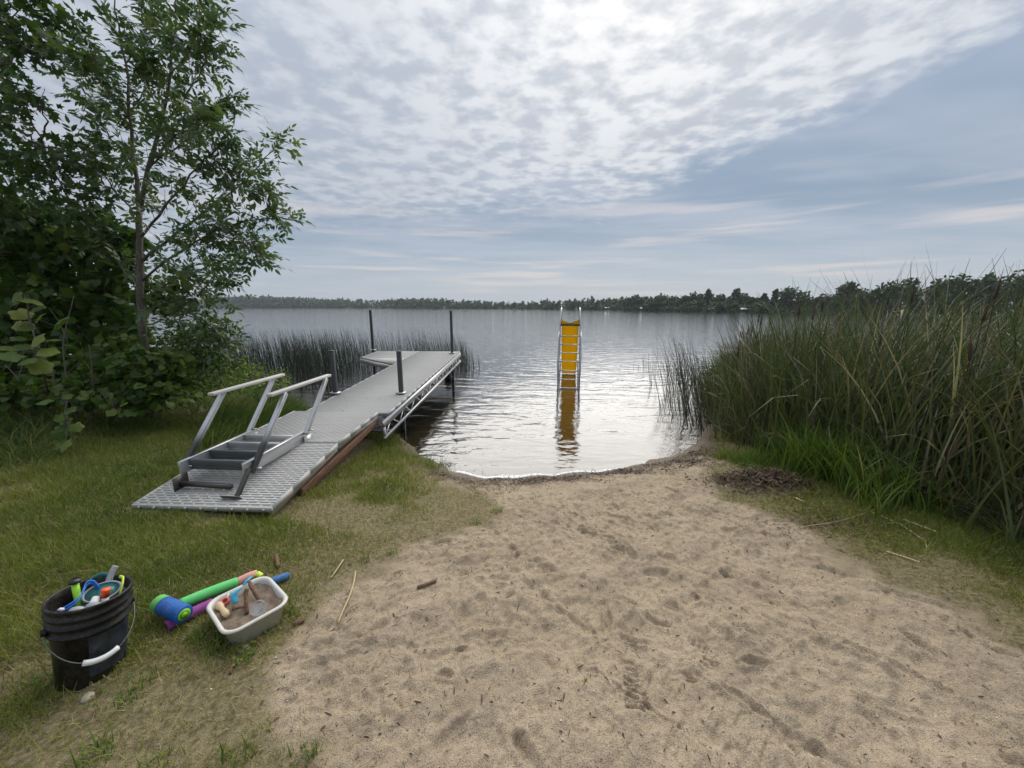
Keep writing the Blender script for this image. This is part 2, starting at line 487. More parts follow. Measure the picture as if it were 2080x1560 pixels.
def water_mat():
    m, t = mat('lake_water')
    geo = t.n('ShaderNodeNewGeometry').outputs['Position']
    x, y, z = t.sep(geo)
    def rip(sx, sy, sc, det, rot=0.0, dist=0.0):
        xr = t.m('ADD', t.m('MULTIPLY', x, math.cos(rot)), t.m('MULTIPLY', y, -math.sin(rot)))
        yr = t.m('ADD', t.m('MULTIPLY', x, math.sin(rot)), t.m('MULTIPLY', y, math.cos(rot)))
        return t.noise(t.comb(t.m('MULTIPLY', xr, sx), t.m('MULTIPLY', yr, sy), 0.0), sc, det, 0.5, dist)
    a = rip(0.38, 1.0, 2.6, 2, 0.10, 0.6)
    b = rip(0.45, 1.0, 6.5, 2, -0.16, 0.3)
    c = rip(0.9, 1.0, 15, 2, 0.3)
    patch = t.noise(t.comb(t.m('MULTIPLY', x, 0.12), t.m('MULTIPLY', y, 0.35), 0.0), 0.5, 3, 0.5)
    h = t.m('ADD', t.m('ADD', t.m('MULTIPLY', a, 0.022), t.m('MULTIPLY', b, 0.0070)), t.m('MULTIPLY', c, t.m('MULTIPLY', t.ss(patch, 0.3, 0.7), 0.0040)))
    nb = bump(t, h, 1.0, 1.0)
    fr = t.n('ShaderNodeFresnel'); fr.inputs[0].default_value = 1.95; t.l(nb, fr.inputs['Normal'])
    gl = t.n('ShaderNodeBsdfGlossy'); gl.inputs['Roughness'].default_value = 0.03; t.l(nb, gl.inputs['Normal'])
    gl.inputs['Color'].default_value = (1, 1, 1, 1)
    tr = t.n('ShaderNodeBsdfTransparent'); tr.inputs[0].default_value = (0.80, 0.78, 0.66, 1)
    mx = t.n('ShaderNodeMixShader'); t.l(fr.outputs[0], mx.inputs[0]); t.l(tr.outputs[0], mx.inputs[1]); t.l(gl.outputs[0], mx.inputs[2])
    finish(t, mx.outputs[0])
    return m

def metal_mat(name, col, rough, stain=None):
    """brushed grey metal; stain=(z0, z1, colour): discoloured below a height along the object's own z"""
    m, t = mat(name)
    pos = t.n('ShaderNodeTexCoord').outputs['Object']
    n1 = t.noise(pos, 9, 5, 0.7); n2 = t.noise(pos, 70, 3, 0.6)
    c = t.mix(n1, tuple(q * 0.78 for q in col), tuple(min(1, q * 1.1) for q in col))
    met = 0.75
    if stain:
        zz = t.sep(pos)[2]
        f = t.ss(t.m('ADD', zz, t.m('MULTIPLY', t.m('SUBTRACT', n1, 0.5), 0.08)), stain[1], stain[0])
        c = t.mix(f, c, stain[2])
        met = t.m('SUBTRACT', 0.75, t.m('MULTIPLY', f, 0.7))
    rg = t.m('ADD', rough - 0.1, t.m('MULTIPLY', n1, 0.2))
    finish(t, pbsdf(t, c, rg, met, 0.5, bump(t, n2, 0.05, 0.002)))
    return m

def wood_mat(name, a, b, scale=(1, 14, 14)):
    m, t = mat(name)
    pos = t.n('ShaderNodeTexCoord').outputs['Object']
    mp = t.n('ShaderNodeMapping'); mp.inputs['Scale'].default_value = scale; t.l(pos, mp.inputs[0])
    n1 = t.noise(mp.outputs[0], 6, 6, 0.65, 0.4)
    c = t.mix(t.ss(n1, 0.3, 0.7), a, b)
    finish(t, pbsdf(t, c, 0.7, 0, 0.3, bump(t, n1, 0.3, 0.005)))
    return m

M_ground = ground_mat()
M_water = water_mat()
M_lawn = leaf_mat('lawn_blades', [(0.0, (0.088, 0.14, 0.017)), (0.45, (0.185, 0.22, 0.034)), (0.72, (0.32, 0.305, 0.07)), (0.86, (0.30, 0.26, 0.11)), (1.0, (0.42, 0.35, 0.19))], 0.25)
M_tallgrass = leaf_mat('tall_grass_blades', [(0.0, (0.04, 0.085, 0.014)), (0.5, (0.095, 0.145, 0.026)), (0.85, (0.20, 0.21, 0.055)), (1.0, (0.40, 0.34, 0.18))], 0.3)
M_lush = leaf_mat('lush_grass_blades', [(0.0, (0.06, 0.12, 0.018)), (0.6, (0.14, 0.215, 0.032)), (0.9, (0.23, 0.27, 0.055)), (1.0, (0.36, 0.32, 0.15))], 0.35)
M_cattail = leaf_mat('cattail_blades', [(0.0, (0.022, 0.048, 0.022)), (0.35, (0.062, 0.088, 0.03)), (0.6, (0.11, 0.128, 0.04)), (0.78, (0.11, 0.095, 0.05)), (0.92, (0.20, 0.165, 0.105)), (1.0, (0.46, 0.41, 0.30))], 0.2, 0.5)
M_bulrush = leaf_mat('bulrush_stems', [(0.0, (0.02, 0.035, 0.025)), (0.6, (0.045, 0.06, 0.04)), (1.0, (0.10, 0.09, 0.05))], 0.05, 0.5)
M_ash = leaf_mat('ash_leaves', [(0.0, (0.05, 0.10, 0.045)), (0.6, (0.095, 0.155, 0.07)), (1.0, (0.17, 0.21, 0.065))], 0.35, 0.35)
M_maple = leaf_mat('maple_leaves', [(0.0, (0.028, 0.062, 0.018)), (0.7, (0.06, 0.115, 0.03)), (1.0, (0.13, 0.18, 0.04))], 0.32, 0.45)
M_vine = leaf_mat('vine_leaves', [(0.0, (0.032, 0.075, 0.016)), (0.6, (0.075, 0.135, 0.026)), (0.9, (0.14, 0.19, 0.032)), (1.0, (0.25, 0.27, 0.05))], 0.36, 0.45)
M_farleaf = leaf_mat('distant_leaves', [(0.0, (0.028, 0.05, 0.022)), (0.6, (0.05, 0.085, 0.032)), (1.0, (0.09, 0.12, 0.04))], 0.1, 0.7)
M_bark = wood_mat('bark', (0.05, 0.042, 0.034), (0.14, 0.12, 0.10), (8, 8, 2))
M_straw = plain('straw', (0.50, 0.40, 0.22), 0.6, 0, 0.2)
M_deadleaf = leaf_mat('dead_leaves', [(0.0, (0.04, 0.026, 0.018)), (0.5, (0.10, 0.06, 0.04)), (0.85, (0.21, 0.145, 0.095)), (1.0, (0.36, 0.29, 0.2))], 0.05, 0.7)
m, t = mat('deck_panel_plastic')
rn = t.n('ShaderNodeObjectInfo').outputs['Random']
pos = t.vm('ADD', t.n('ShaderNodeTexCoord').outputs['Object'], t.comb(t.m('MULTIPLY', rn, 37.0), t.m('MULTIPLY', rn, 91.0), 0.0))
n1 = t.noise(pos, 5, 5, 0.65); n2 = t.noise(pos, 45, 4, 0.7)
c = t.mix(n1, (0.40, 0.395, 0.38), (0.56, 0.555, 0.535))
c = t.mix(t.m('MULTIPLY', rn, 0.16), c, (0.34, 0.335, 0.31))
c = t.mix(t.m('MULTIPLY', t.ss(t.m('ADD', t.m('MULTIPLY', n1, 0.5), t.m('MULTIPLY', n2, 0.5)), 0.52, 0.66), 0.5), c, (0.26, 0.235, 0.18))
finish(t, pbsdf(t, c, t.m('ADD', 0.5, t.m('MULTIPLY', n1, 0.2)), 0, 0.35, bump(t, n2, 0.15, 0.002)))
M_panel = m
M_alu = metal_mat('aluminium', (0.62, 0.62, 0.62), 0.38)
M_galv = metal_mat('galvanised_steel', (0.17, 0.19, 0.20), 0.42)
M_post = plain('dark_post_paint', (0.055, 0.063, 0.068), 0.5, 0.2, 0.2)
M_stain = metal_mat('stained_aluminium', (0.56, 0.57, 0.58), 0.36, (0.24, 0.50, (0.045, 0.046, 0.044)))
M_dark = metal_mat('dark_stained_metal', (0.10, 0.095, 0.085), 0.5)
M_rail = plain('rail_plastic', (0.52, 0.50, 0.47), 0.5, 0, 0.1)
M_beam = wood_mat('treated_wood', (0.09, 0.042, 0.028), (0.26, 0.14, 0.09), (14, 1.2, 14))
M_black = plain('black_plastic', (0.012, 0.012, 0.013), 0.35, 0, 0.25)

# ------------------------------------------------------------------ ground sheet
def graded(lo, hi, step, far, growth):
    core = list(np.arange(lo, hi + step / 2, step))
    a = []; s = step; p = core[-1]
    while p < far: s *= growth; p += s; a.append(p)
    b = []; s = step; p = core[0]
    while p > -far: s *= growth; p -= s; b.append(p)
    return np.array(b[::-1] + core + a)
gx = graded(-2.9, 3.3, 0.0135, 2600, 1.13)
gy = graded(0.85, 4.9, 0.0125, 2600, 1.13)
gx = np.unique(np.concatenate([gx, np.arange(0.38, 1.02, 0.0065)])); gy = np.unique(np.concatenate([gy, np.arange(1.18, 1.72, 0.0065)]))   # finer where the ribbed prints are
GX, GY = np.meshgrid(gx, gy)
GXf, GYf = GX.ravel(), GY.ravel()
Z = ground(GXf, GYf)
sdn = sand_sd(GXf, GYf)
shs = sdist(GXf, GYf, LAND)
sandm = smooth(sdn, -0.12, 0.15)
near = (np.abs(GXf) < 6) & (GYf > 0) & (GYf < 8)
rough = sandm * smooth(shs, 0.25, 1.0)
lx, ly = GXf, GYf
ca, sa = math.cos(-0.75), math.sin(-0.75)
rx, ry = lx * ca - ly * sa, lx * sa + ly * ca
rel = 0.030 * fbm(lx * 2.3, ly * 2.3, 3, 11) + 0.022 * fbm(rx * 2.6, ry * 8.5, 3, 15) + 0.020 * fbm(lx * 9, ly * 9, 3, 17) + 0.017 * fbm(lx * 24, ly * 24, 2, 21) * smooth(fbm(lx * 1.5, ly * 1.5, 2, 25), -0.3, 0.3) + 0.012 * fbm(rx * 12, ry * 34, 2, 27)
rel = rel - 0.008 * np.clip(1 - np.abs(fbm(rx * 4.5, ry * 12, 3, 101)) / 0.11, 0, 1) * smooth(fbm(lx * 1.1, ly * 1.1, 2, 103), -0.1, 0.3) + 0.012 * np.abs(fbm(lx * 13, ly * 13, 3, 105))
damp = smooth(-fbm(rx * 2.2, ry * 5.5, 4, 31, 0.6), 0.10, 0.42) * 0.55
prr = np.random.default_rng(21)
def dent(cx, cy_, ang, a, b, depth, dk=0.7):
    global rel, damp
    c_, s_ = math.cos(ang), math.sin(ang)
    sel = (np.abs(lx - cx) < a * 2.4) & (np.abs(ly - cy_) < a * 2.4)
    qx = ((lx[sel] - cx) * c_ + (ly[sel] - cy_) * s_) / a; qy = (-(lx[sel] - cx) * s_ + (ly[sel] - cy_) * c_) / b
    e = qx * qx + qy * qy + 0.9 * fbm(lx[sel] * 22, ly[sel] * 22, 3, 3)
    rel[sel] += -depth * np.exp(-np.clip(e, 0, 9) ** 2.5) + depth * 0.55 * np.exp(-((np.sqrt(np.clip(e, 0, 9)) - 1.45) / 0.4) ** 2)
    damp[sel] = np.maximum(damp[sel], dk * np.exp(-np.clip(e, 0, 9) ** 2))
for i in range(150):
    cx, cy_ = prr.uniform(-1.6, 3.0), prr.uniform(0.95, 3.9)
    ang = prr.normal(-0.75, 0.5) if cx > 0.2 else prr.uniform(-1.5, 1.5)
    a = prr.uniform(0.025, 0.085)
    dent(cx, cy_, ang, a, a * prr.uniform(0.28, 0.6), prr.uniform(0.006, 0.017), prr.uniform(0.1, 0.5))
# long drag marks
for i in range(34):
    cx, cy_ = prr.uniform(0.0, 3.0), prr.uniform(1.0, 3.2)
    ang = prr.normal(-0.7, 0.22)
    a = prr.uniform(0.12, 0.30)
    dent(cx, cy_, ang, a, prr.uniform(0.014, 0.03), prr.uniform(0.006, 0.012), prr.uniform(0.1, 0.6))
# two ribbed shoe prints
def ribbed(p0, p1, wd, n, depth):
    global rel
    a = gat(*p0)[:2]; b = gat(*p1)[:2]
    d = b - a; L = np.linalg.norm(d); d /= L
    tt = (lx - a[0]) * d[0] + (ly - a[1]) * d[1]; ss_ = -(lx - a[0]) * d[1] + (ly - a[1]) * d[0]
    mk = smooth(wd - np.abs(ss_ + 0.012 * np.sin(tt * 22)) + 0.05 * fbm(lx * 20, ly * 20, 2, 71), 0, 0.02) * (0.6 + 0.8 * smooth(fbm(lx * 9, ly * 9, 2, 73), -0.3, 0.3)) * smooth(tt, 0, 0.02) * smooth(L - tt, 0, 0.02)
    rel += mk * (depth * np.cos(tt / L * n * 2 * np.pi) - depth * 0.8)
ribbed((1285, 1450), (1280, 1335), 0.036, 9, 0.0085)
ribbed((1390, 1375), (1450, 1335), 0.045, 5, 0.008)
ribbed((1395, 1290), (1440, 1310), 0.04, 4, 0.007)
lump = 0.02 * fbm(lx * 5, ly * 5, 3, 51) + 0.012 * fbm(lx * 18, ly * 18, 2, 55)
Z = Z + np.where(near, 1.25 * rel * rough + lump * (1 - sandm) * smooth(shs, 0.1, 0.6), 0)
mulch = np.exp(-(((lx - MULCH[0]) / 0.55) ** 2 + ((ly - MULCH[1]) / 0.36) ** 2) ** 1.5)
mulch = np.maximum(mulch, 0.6 * np.exp(-(((lx - 2.75) / 0.35) ** 2 + ((ly - 2.85) / 0.22) ** 2) ** 1.5))
wrack = smooth(shs + 0.12 * fbm(lx * 3, ly * 3, 3, 61), 0.05, 0.2) * smooth(0.75 - shs + 0.2 * fbm(lx * 4, ly * 4, 3, 65), 0, 0.5)
mulch = np.maximum(mulch, 0.8 * wrack * smooth(fbm(lx * 7, ly * 7, 3, 67), -0.25, 0.2))
nearw = (np.hypot(GXf, GYf) < far_r(GXf, GYf) - 5).astype(float)
nx_, ny_ = len(gx), len(gy)
idx = np.arange(nx_ * ny_).reshape(ny_, nx_)
Fg = np.stack([idx[:-1, :-1], idx[:-1, 1:], idx[1:, 1:], idx[1:, :-1]], -1).reshape(-1, 4)
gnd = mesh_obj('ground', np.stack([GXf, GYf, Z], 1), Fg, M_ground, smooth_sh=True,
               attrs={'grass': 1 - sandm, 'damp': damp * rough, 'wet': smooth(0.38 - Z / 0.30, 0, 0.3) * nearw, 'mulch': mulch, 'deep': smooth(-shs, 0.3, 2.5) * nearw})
ZG = Z.reshape(ny_, nx_)
def surf(X, Y):
    """height of the finished ground sheet"""
    X = np.asarray(X, float); Y = np.asarray(Y, float)
    i = np.clip(np.searchsorted(gx, X) - 1, 0, nx_ - 2); j = np.clip(np.searchsorted(gy, Y) - 1, 0, ny_ - 2)
    fx_ = (X - gx[i]) / (gx[i + 1] - gx[i]); fy_ = (Y - gy[j]) / (gy[j + 1] - gy[j])
    return (ZG[j, i] * (1 - fx_) + ZG[j, i + 1] * fx_) * (1 - fy_) + (ZG[j + 1, i] * (1 - fx_) + ZG[j + 1, i + 1] * fx_) * fy_
def sz(X, Y): return float(surf(np.array([X]), np.array([Y]))[0])
tag(gnd, 'trampled tan sand beach, lawn soil and lake bed', kind='structure')

# ------------------------------------------------------------------ lake
wv = np.array([(-3000, 0.5, 0), (3000, 0.5, 0), (3000, 3000, 0), (-3000, 3000, 0)], float)
lake = mesh_obj('lake', wv, np.array([(0, 1, 2, 3)]), M_water)
tag(lake, 'calm rippled grey lake', kind='structure')

# ------------------------------------------------------------------ dock
def basis(o, u, upv=(0, 0, 1)):
    """4x4 with y along u, x to the right, z up"""
    u = Vector(u).normalized(); r = u.cross(Vector(upv)).normalized(); n = r.cross(u)
    M = Matrix((r, u, n)).transposed().to_4x4()
    M.translation = Vector(o)
    return M
PL, PW = 0.29, 1.22                       # one deck panel: length along the dock, width
def panel_mesh():
    b = MB(); rows = 8; pitch = PL / rows; bw = 0.0185
    hx = PW / 2
    for i in range(rows + 1):
        yy = i * pitch
        y0 = max(0.0015, yy - bw / 2); y1 = min(PL - 0.0015, yy + bw / 2)
        b.box((0, (y0 + y1) / 2, -0.014), (PW, y1 - y0, 0.028))
    for i in range(rows):
        y0 = i * pitch + bw / 2; y1 = (i + 1) * pitch - bw / 2
        off = 0.05 if i % 2 else 0.0
        for xx in np.arange(-hx + 0.012 + off, hx, 0.1):
            b.box((min(xx, hx - 0.012), (y0 + y1) / 2, -0.0155), (0.024, y1 - y0 + 0.002, 0.025))
    for sx in (-1, 1):
        b.box((sx * (hx + 0.004), PL / 2, -0.022), (0.012, PL - 0.006, 0.05))
    o = b.build('deck_panel', M_panel)
    me = o.data
    bpy.data.objects.remove(o)
    return me
PANEL = panel_mesh()

def shore_section(label, o, e, n):
    o = Vector(o); e = Vector(e)
    M = basis(o, e - o)
    t = thing('dock_section', o, label, 'dock section', 'two shore sections of the dock')
    t.matrix_world = M
    L = (e - o).length
    for i in range(n):
        from_mesh('deck_panel', PANEL, t, Matrix.Translation((0, i * L / n, 0)))
    for sx in (-1, 1):
        f = MB().box((sx * 0.585, L / 2, -0.062), (0.045, L - 0.01, 0.066)).build('side_frame', M_alu, t)
    for yy in (0.03, L / 2, L - 0.03):
        MB().box((0, yy, -0.062), (1.12, 0.04, 0.06)).build('cross_bar', M_galv, t)
    return t, M, L
s1, M1, L1 = shore_section('slotted grey dock section lying lowest on the lawn, under the stairs', (-2.65, 3.02, 0.452), (-2.60, 4.18, 0.592), 4)
s2, M2, L2 = shore_section('slotted grey dock section bridging between the stairs and the long dock', (-2.595, 4.195, 0.602), (-2.54, 5.36, 0.632), 4)
# front end lip with little clips
lip = MB().box((0, -0.012, -0.022), (1.236, 0.018, 0.044)).build('end_lip', M_panel, s1)
for i in range(9):
    MB().box((-0.55 + i * 0.1375, -0.026, -0.022), (0.022, 0.014, 0.03)).build('clip', M_alu, s1)
for i, (xo, lab) in enumerate([(0.50, 'long reddish brown wooden beam under the right edge of the shore sections'), (-0.50, 'wooden beam hidden under the left edge of the shore sections')]):
    a = M1 @ Vector((xo + (0.09 if i == 0 else 0), 0.42, -0.15)); bb = M2 @ Vector((xo + (0.09 if i == 0 else 0), L2 - 0.02, -0.135))
    M = basis(a, bb - a)
    o = bevel(MB().box((0, (bb - a).length / 2, 0), (0.05, (bb - a).length, 0.085)).build('wooden_beam', M_beam), 0.006)
    o.matrix_world = M
    tag(o, lab, 'beam', 'beams under the shore sections')

DO, DE = Vector((-2.41, 5.11, 0.605)), Vector((-2.19, 11.50, 0.795))
DM = basis(DO, DE - DO)
DL = (DE - DO).length
dock = thing('dock', DO, 'long light grey truss dock with four dark posts reaching into the lake', 'dock')
dock.matrix_world = DM
n_pan = 21
y0 = 0.262
pl = (DL - y0) / n_pan
for i in range(n_pan):
    o = from_mesh('deck_panel', PANEL, dock, Matrix.Translation((0, y0 + i * pl, 0)) @ Matrix.Diagonal((1, pl / PL, 1, 1)))
for i in range(4):
    from_mesh('deck_panel', PANEL, dock, Matrix.Translation((-1.245, DL - 1.22 + i * 0.305, 0)) @ Matrix.Diagonal((1, 0.305 / PL, 1, 1)))
# triangular corner deck
tri = np.array([(-0.635, DL - 2.2), (-0.635, DL - 1.235), (-1.80, DL - 1.235)])
b = MB()
V = [(p[0], p[1], zz) for zz in (-0.03, -0.001) for p in tri]
b.add(V, [(0, 1, 2), (3, 5, 4), (0, 3, 4, 1), (1, 4, 5, 2), (2, 5, 3, 0)])
b.build('corner_deck', plain('corner_deck_grey', (0.36, 0.36, 0.345), 0.7, 0, 0.2, 6, 0.25, 0.2, 0.3), dock)
MB().bar((-0.60, DL - 2.27, -0.09), (-1.84, DL - 1.25, -0.09), 0.03, 0.11).build('corner_rail', M_alu, dock)
for nm, a, c in (('platform_rail', (-1.87, DL - 1.24, -0.09), (-1.87, DL + 0.01, -0.09)), ('platform_rail', (-1.87, DL + 0.025, -0.09), (0.6, DL + 0.025, -0.09))):
    MB().bar(a, c, 0.03, 0.12).build(nm, M_alu, dock)
for sx in (-1, 1):
    X = sx * 0.636
    tr = MB()
    tr.bar((X, 0, -0.085), (X, DL, -0.085), 0.036, 0.085)
    tr = tr.build('side_truss', M_alu, dock)
    bc = MB().bar((X, 0, -0.285), (X, DL, -0.285), 0.036, 0.036).build('bottom_chord', M_alu, tr)
    MB().bar((X, 0.018, -0.125), (X, 0.018, -0.27), 0.03, 0.03, (0, 1, 0)).build('end_upright', M_alu, tr)
    k = int(DL / 0.31)
    for i in range(k):
        ya, yb = 0.05 + i * 0.31, 0.05 + i * 0.31 + (0.20 if i % 2 == 0 else 0.28)
        za, zb = (-0.27, -0.125) if i % 2 == 0 else (-0.125, -0.27)
        MB().bar((X, ya, za), (X, yb, zb), 0.014, 0.014).build('brace', M_alu, tr)
for i in range(7):
    yy = 0.3 + i * (DL - 0.5) / 6
    MB().box((0, yy, -0.285), (1.24, 0.035, 0.035)).build('cross_bar', M_galv, dock)
def dock_post(wx, wy, top):
    bot = min(gz(wx, wy), 0) - 0.25
    P = DM.inverted() @ Vector((wx, wy, 0))
    o = bevel(MB().box((0, 0, (top + bot) / 2), (0.072, 0.072, top - bot)).build('post', M_post, dock), 0.008)
    o.matrix_local = DM.inverted() @ Matrix.Translation((wx, wy, 0))
    cap = bevel(MB().box((0, 0, top + 0.004), (0.078, 0.078, 0.012)).build('post_cap', M_black, o), 0.003)
    br = MB().box((0, 0, 0.62 + (wy - 5.1) * 0.0297 + 0.012), (0.15, 0.13, 0.018)).build('post_bracket', M_alu, o)
dock_post(-1.895, 6.42, 1.375)
dock_post(-3.02, 6.42, 1.385)
dock_post(-1.72, 11.02, 1.985)
dock_post(-4.22, 11.66, 1.995)
# roller wheel at the far end
wl = MB().lathe([(0.001, -0.10), (0.10, -0.10), (0.15, -0.07), (0.155, -0.02), (0.145, -0.005), (0.145, 0.005), (0.155, 0.02), (0.15, 0.07), (0.10, 0.10), (0.001, 0.10)], 24)
wl = wl.build('wheel', M_black, dock, True)
wl.matrix_local = DM.inverted() @ Matrix.Translation((-1.84, 10.95, 0.10)) @ Matrix.Rotation(R(90), 4, 'Y')
hub = MB().lathe([(0.001, 0.12), (0.035, 0.12), (0.035, -0.12), (0.001, -0.12)], 12).build('hub', M_galv, wl)

# ------------------------------------------------------------------ aluminium stairs lying on the dock
rr, uu = np.array([0.998, -0.067, 0.0]), np.array([0.067, 0.998, 0.004])
nn = np.cross(rr, uu)
S0 = np.array([-2.458, 3.323, 0.70])
pd = uu * math.cos(0.80) + nn * math.sin(0.80)
pq = np.cross(rr, pd)
W_, LS, HP = 0.62, 0.92, 0.74
st = thing('dock_stairs', (-2.75, 3.75, 0.53), 'grey aluminium dock stairs with two handrails lying on the slotted ramp', 'stairs')
SB = np.array(st.location)
def sp(r_, u_, n_=0.0): return S0 + rr * r_ + uu * u_ + nn * n_ - SB
for sx in (0.0, -W_):
    b = MB(); b.bar(sp(sx, -0.03, -0.055), sp(sx, LS + 0.02, -0.055), 0.022, 0.115, nn)
    sr = bevel(b.build('stringer', M_alu, st), 0.003)
    b = MB(); b.bar(sp(sx, -0.02, 0.0045), sp(sx, LS + 0.01, 0.0045), 0.04, 0.008, nn); b.build('flange', M_alu, sr)
    for q, uo in enumerate((0.02, LS - 0.03)):
        a = sp(sx + (0.034 if sx == 0 else -0.034), uo, -0.10 if q == 0 else -0.02); c = a + pd * (HP + (0.13 if q == 0 else 0.02))
        po = MB()
        # built along its own z so the waterline stain follows the post
        Lp = np.linalg.norm(c - a)
        po.box((0, 0, Lp / 2), (0.044, 0.044, Lp))
        po = bevel(po.build('rail_post', M_stain if q == 0 else M_alu, st), 0.004)
        Mx = Matrix((Vector(rr), Vector(pq), Vector(pd))).transposed().to_4x4(); Mx.translation = Vector(a)
        po.matrix_local = Mx
        bo = MB().tube([a + pq * 0.0 + rr * 0.02 + pd * 0.05, a + rr * 0.075 + pd * 0.05], 0.009, 6)
        bo = bo.build('bolt', M_alu, st, True)
    a = sp(sx, -0.02) + pd * HP - uu * 0.07 + nn * 0.012; c = sp(sx, LS) + pd * HP + uu * 0.12 + nn * 0.012
    hr = MB().bar(a, c, 0.066, 0.032, nn)
    bevel(hr.build('handrail', M_rail, st), 0.006)
for i in range(4):
    u_ = 0.07 + i * 0.235
    trd = MB(); trd.bar(sp(-0.012, u_, -0.035), sp(-W_ + 0.012, u_, -0.035), 0.028, 0.07, nn)
    trd.bar(sp(-0.012, u_ + 0.055, -0.09), sp(-W_ + 0.012, u_ + 0.055, -0.09), 0.11, 0.024, nn)
    bevel(trd.build('tread', M_alu if i > 1 else M_galv, st), 0.003)
# the leg still in place on the right, with its tilted foot plate
a = sp(0.034, 0.0, -0.05); c = a - pd * 0.275
leg = bevel(MB().bar(a, c, 0.034, 0.034, pq).build('leg', M_dark, st), 0.003)
fpM = np.stack([rr, pd, pq], 1)
MB().box(c + np.array([-0.02, 0, 0.0]), (0.17, 0.012, 0.13), fpM).build('foot_plate', M_dark, leg)
for i in range(5):
    q = a - pd * (0.07 + i * 0.045)
    MB().tube([q + rr * 0.0172, q + rr * 0.0185], 0.006, 8).build('pin_hole', M_black, leg)
for sx in (0.03, -W_ - 0.03):
    MB().bar(sp(sx, LS - 0.06, -0.115), sp(sx, LS + 0.10, -0.115), 0.012, 0.13, nn).build('hook_bracket', M_alu, st)
# the left leg has been pulled out and lies across the deck
def deckz(xx, yy):
    p = M1 @ Vector((0, (yy - 3.02) / 1.0, 0)); return p.z
la = np.array([-3.02, 3.26, deckz(0, 3.26) + 0.055]); lb = np.array([-2.54, 3.23, deckz(0, 3.23) + 0.04])
ll = thing('stair_leg', la, 'loose dark metal stair leg with foot plate lying across the ramp', 'stair leg')
MB().bar(la * 0, lb - la, 0.036, 0.036).build('leg_tube', M_dark, ll)
MB().bar((-0.005, -0.07, 0.01), (-0.012, 0.09, 0.01), 0.012, 0.12).build('foot_plate', M_dark, ll)

# ------------------------------------------------------------------ water slide
m, t = mat('yellow_fibreglass')
nz = t.noise(t.n('ShaderNodeTexCoord').outputs['Object'], 4, 4, 0.6)
c = t.mix(nz, (0.80, 0.56, 0.008), (0.90, 0.66, 0.014))
tr = t.n('ShaderNodeBsdfTranslucent'); t.l(c, tr.inputs[0])
mx = t.n('ShaderNodeMixShader'); mx.inputs[0].default_value = 0.55
t.l(pbsdf(t, c, 0.4), mx.inputs[1]); t.l(tr.outputs[0], mx.inputs[2]); finish(t, mx.outputs[0])
M_yellow = m
M_tubew = metal_mat('painted_tube', (0.62, 0.63, 0.66), 0.35)
SX, SY = 1.475, 9.84
sl = thing('water_slide', (SX, SY, 0.0), 'yellow water slide with a ladder standing in the lake', 'slide', None, -math.atan2(SX, SY))
bedz = gz(SX, SY) - 0.1
prof = [(0.02, 1.66), (0.20, 1.665), (0.38, 1.60), (0.60, 1.40), (0.95, 0.98), (1.30, 0.56), (1.60, 0.27), (1.90, 0.10), (2.28, 0.045)]
V = []; 
for yy, zz in prof:
    for xx, dz in ((-0.225, 0.12), (-0.205, 0.125), (-0.195, 0.02), (-0.15, 0.0), (0.15, 0.0), (0.195, 0.02), (0.205, 0.125), (0.225, 0.12), (0.225, -0.01), (0.15, -0.025), (-0.15, -0.025), (-0.225, -0.01)):
        V.append((xx, yy, zz + dz))
nv = 12; Fq = [(i * nv + j, i * nv + (j + 1) % nv, (i + 1) * nv + (j + 1) % nv, (i + 1) * nv + j) for i in range(len(prof) - 1) for j in range(nv)]
b = MB().add(V, Fq + [tuple(range(nv)), tuple((len(prof) - 1) * nv + j for j in range(nv - 1, -1, -1))])
ch = b.build('chute', M_yellow, sl)
md = ch.modifiers.new('s', 'SUBSURF'); md.levels = 1; md.render_levels = 1
MB().bar((-0.24, 0.0, 1.655), (0.24, 0.0, 1.655), 0.05, 0.045).build('top_step', M_dark, sl)
MB().bar((-0.215, 2.29, 0.035), (0.215, 2.29, 0.035), 0.03, 0.05).build('chute_lip', M_dark, ch)
def smooth_path(P, n=24):
    P = np.asarray(P, float); tt = np.linspace(0, 1, len(P)); q = np.linspace(0, 1, n)
    out = np.stack([np.interp(q, tt, P[:, i]) for i in range(3)], 1)
    for _ in range(3): out[1:-1] = (out[:-2] + 2 * out[1:-1] + out[2:]) / 4
    return out
for sx in (-1, 1):
    MB().tube(smooth_path([(sx * 0.262, -0.02, bedz), (sx * 0.262, -0.01, 0.6), (sx * 0.255, 0.0, 1.5), (sx * 0.25, 0.02, 1.75), (sx * 0.235, 0.25, 2.10), (sx * 0.235, 0.50, 2.06), (sx * 0.235, 0.62, 1.62)]), 0.016, 8).build('ladder_rail', M_tubew, sl, True)
    MB().tube(smooth_path([(sx * 0.285, 0.55, 1.45), (sx * 0.292, 0.30, 1.30), (sx * 0.296, 0.10, 0.9), (sx * 0.300, 0.06, 0.55), (sx * 0.285, 0.05, 0.3), (sx * 0.275, 0.05, bedz)]), 0.015, 8).build('support_leg', M_tubew, sl, True)
    MB().tube(smooth_path([(sx * 0.24, 1.25, 0.58), (sx * 0.26, 1.25, 0.2), (sx * 0.26, 1.25, bedz)]), 0.015, 8).build('support_leg', M_tubew, sl, True)
for zz in (1.375, 1.16, 0.946, 0.72, 0.485, 0.25, 0.02, -0.21):
    MB().tube([(-0.262, -0.01, zz), (0.262, -0.01, zz)], 0.014, 8).build('rung', M_tubew, sl, True)

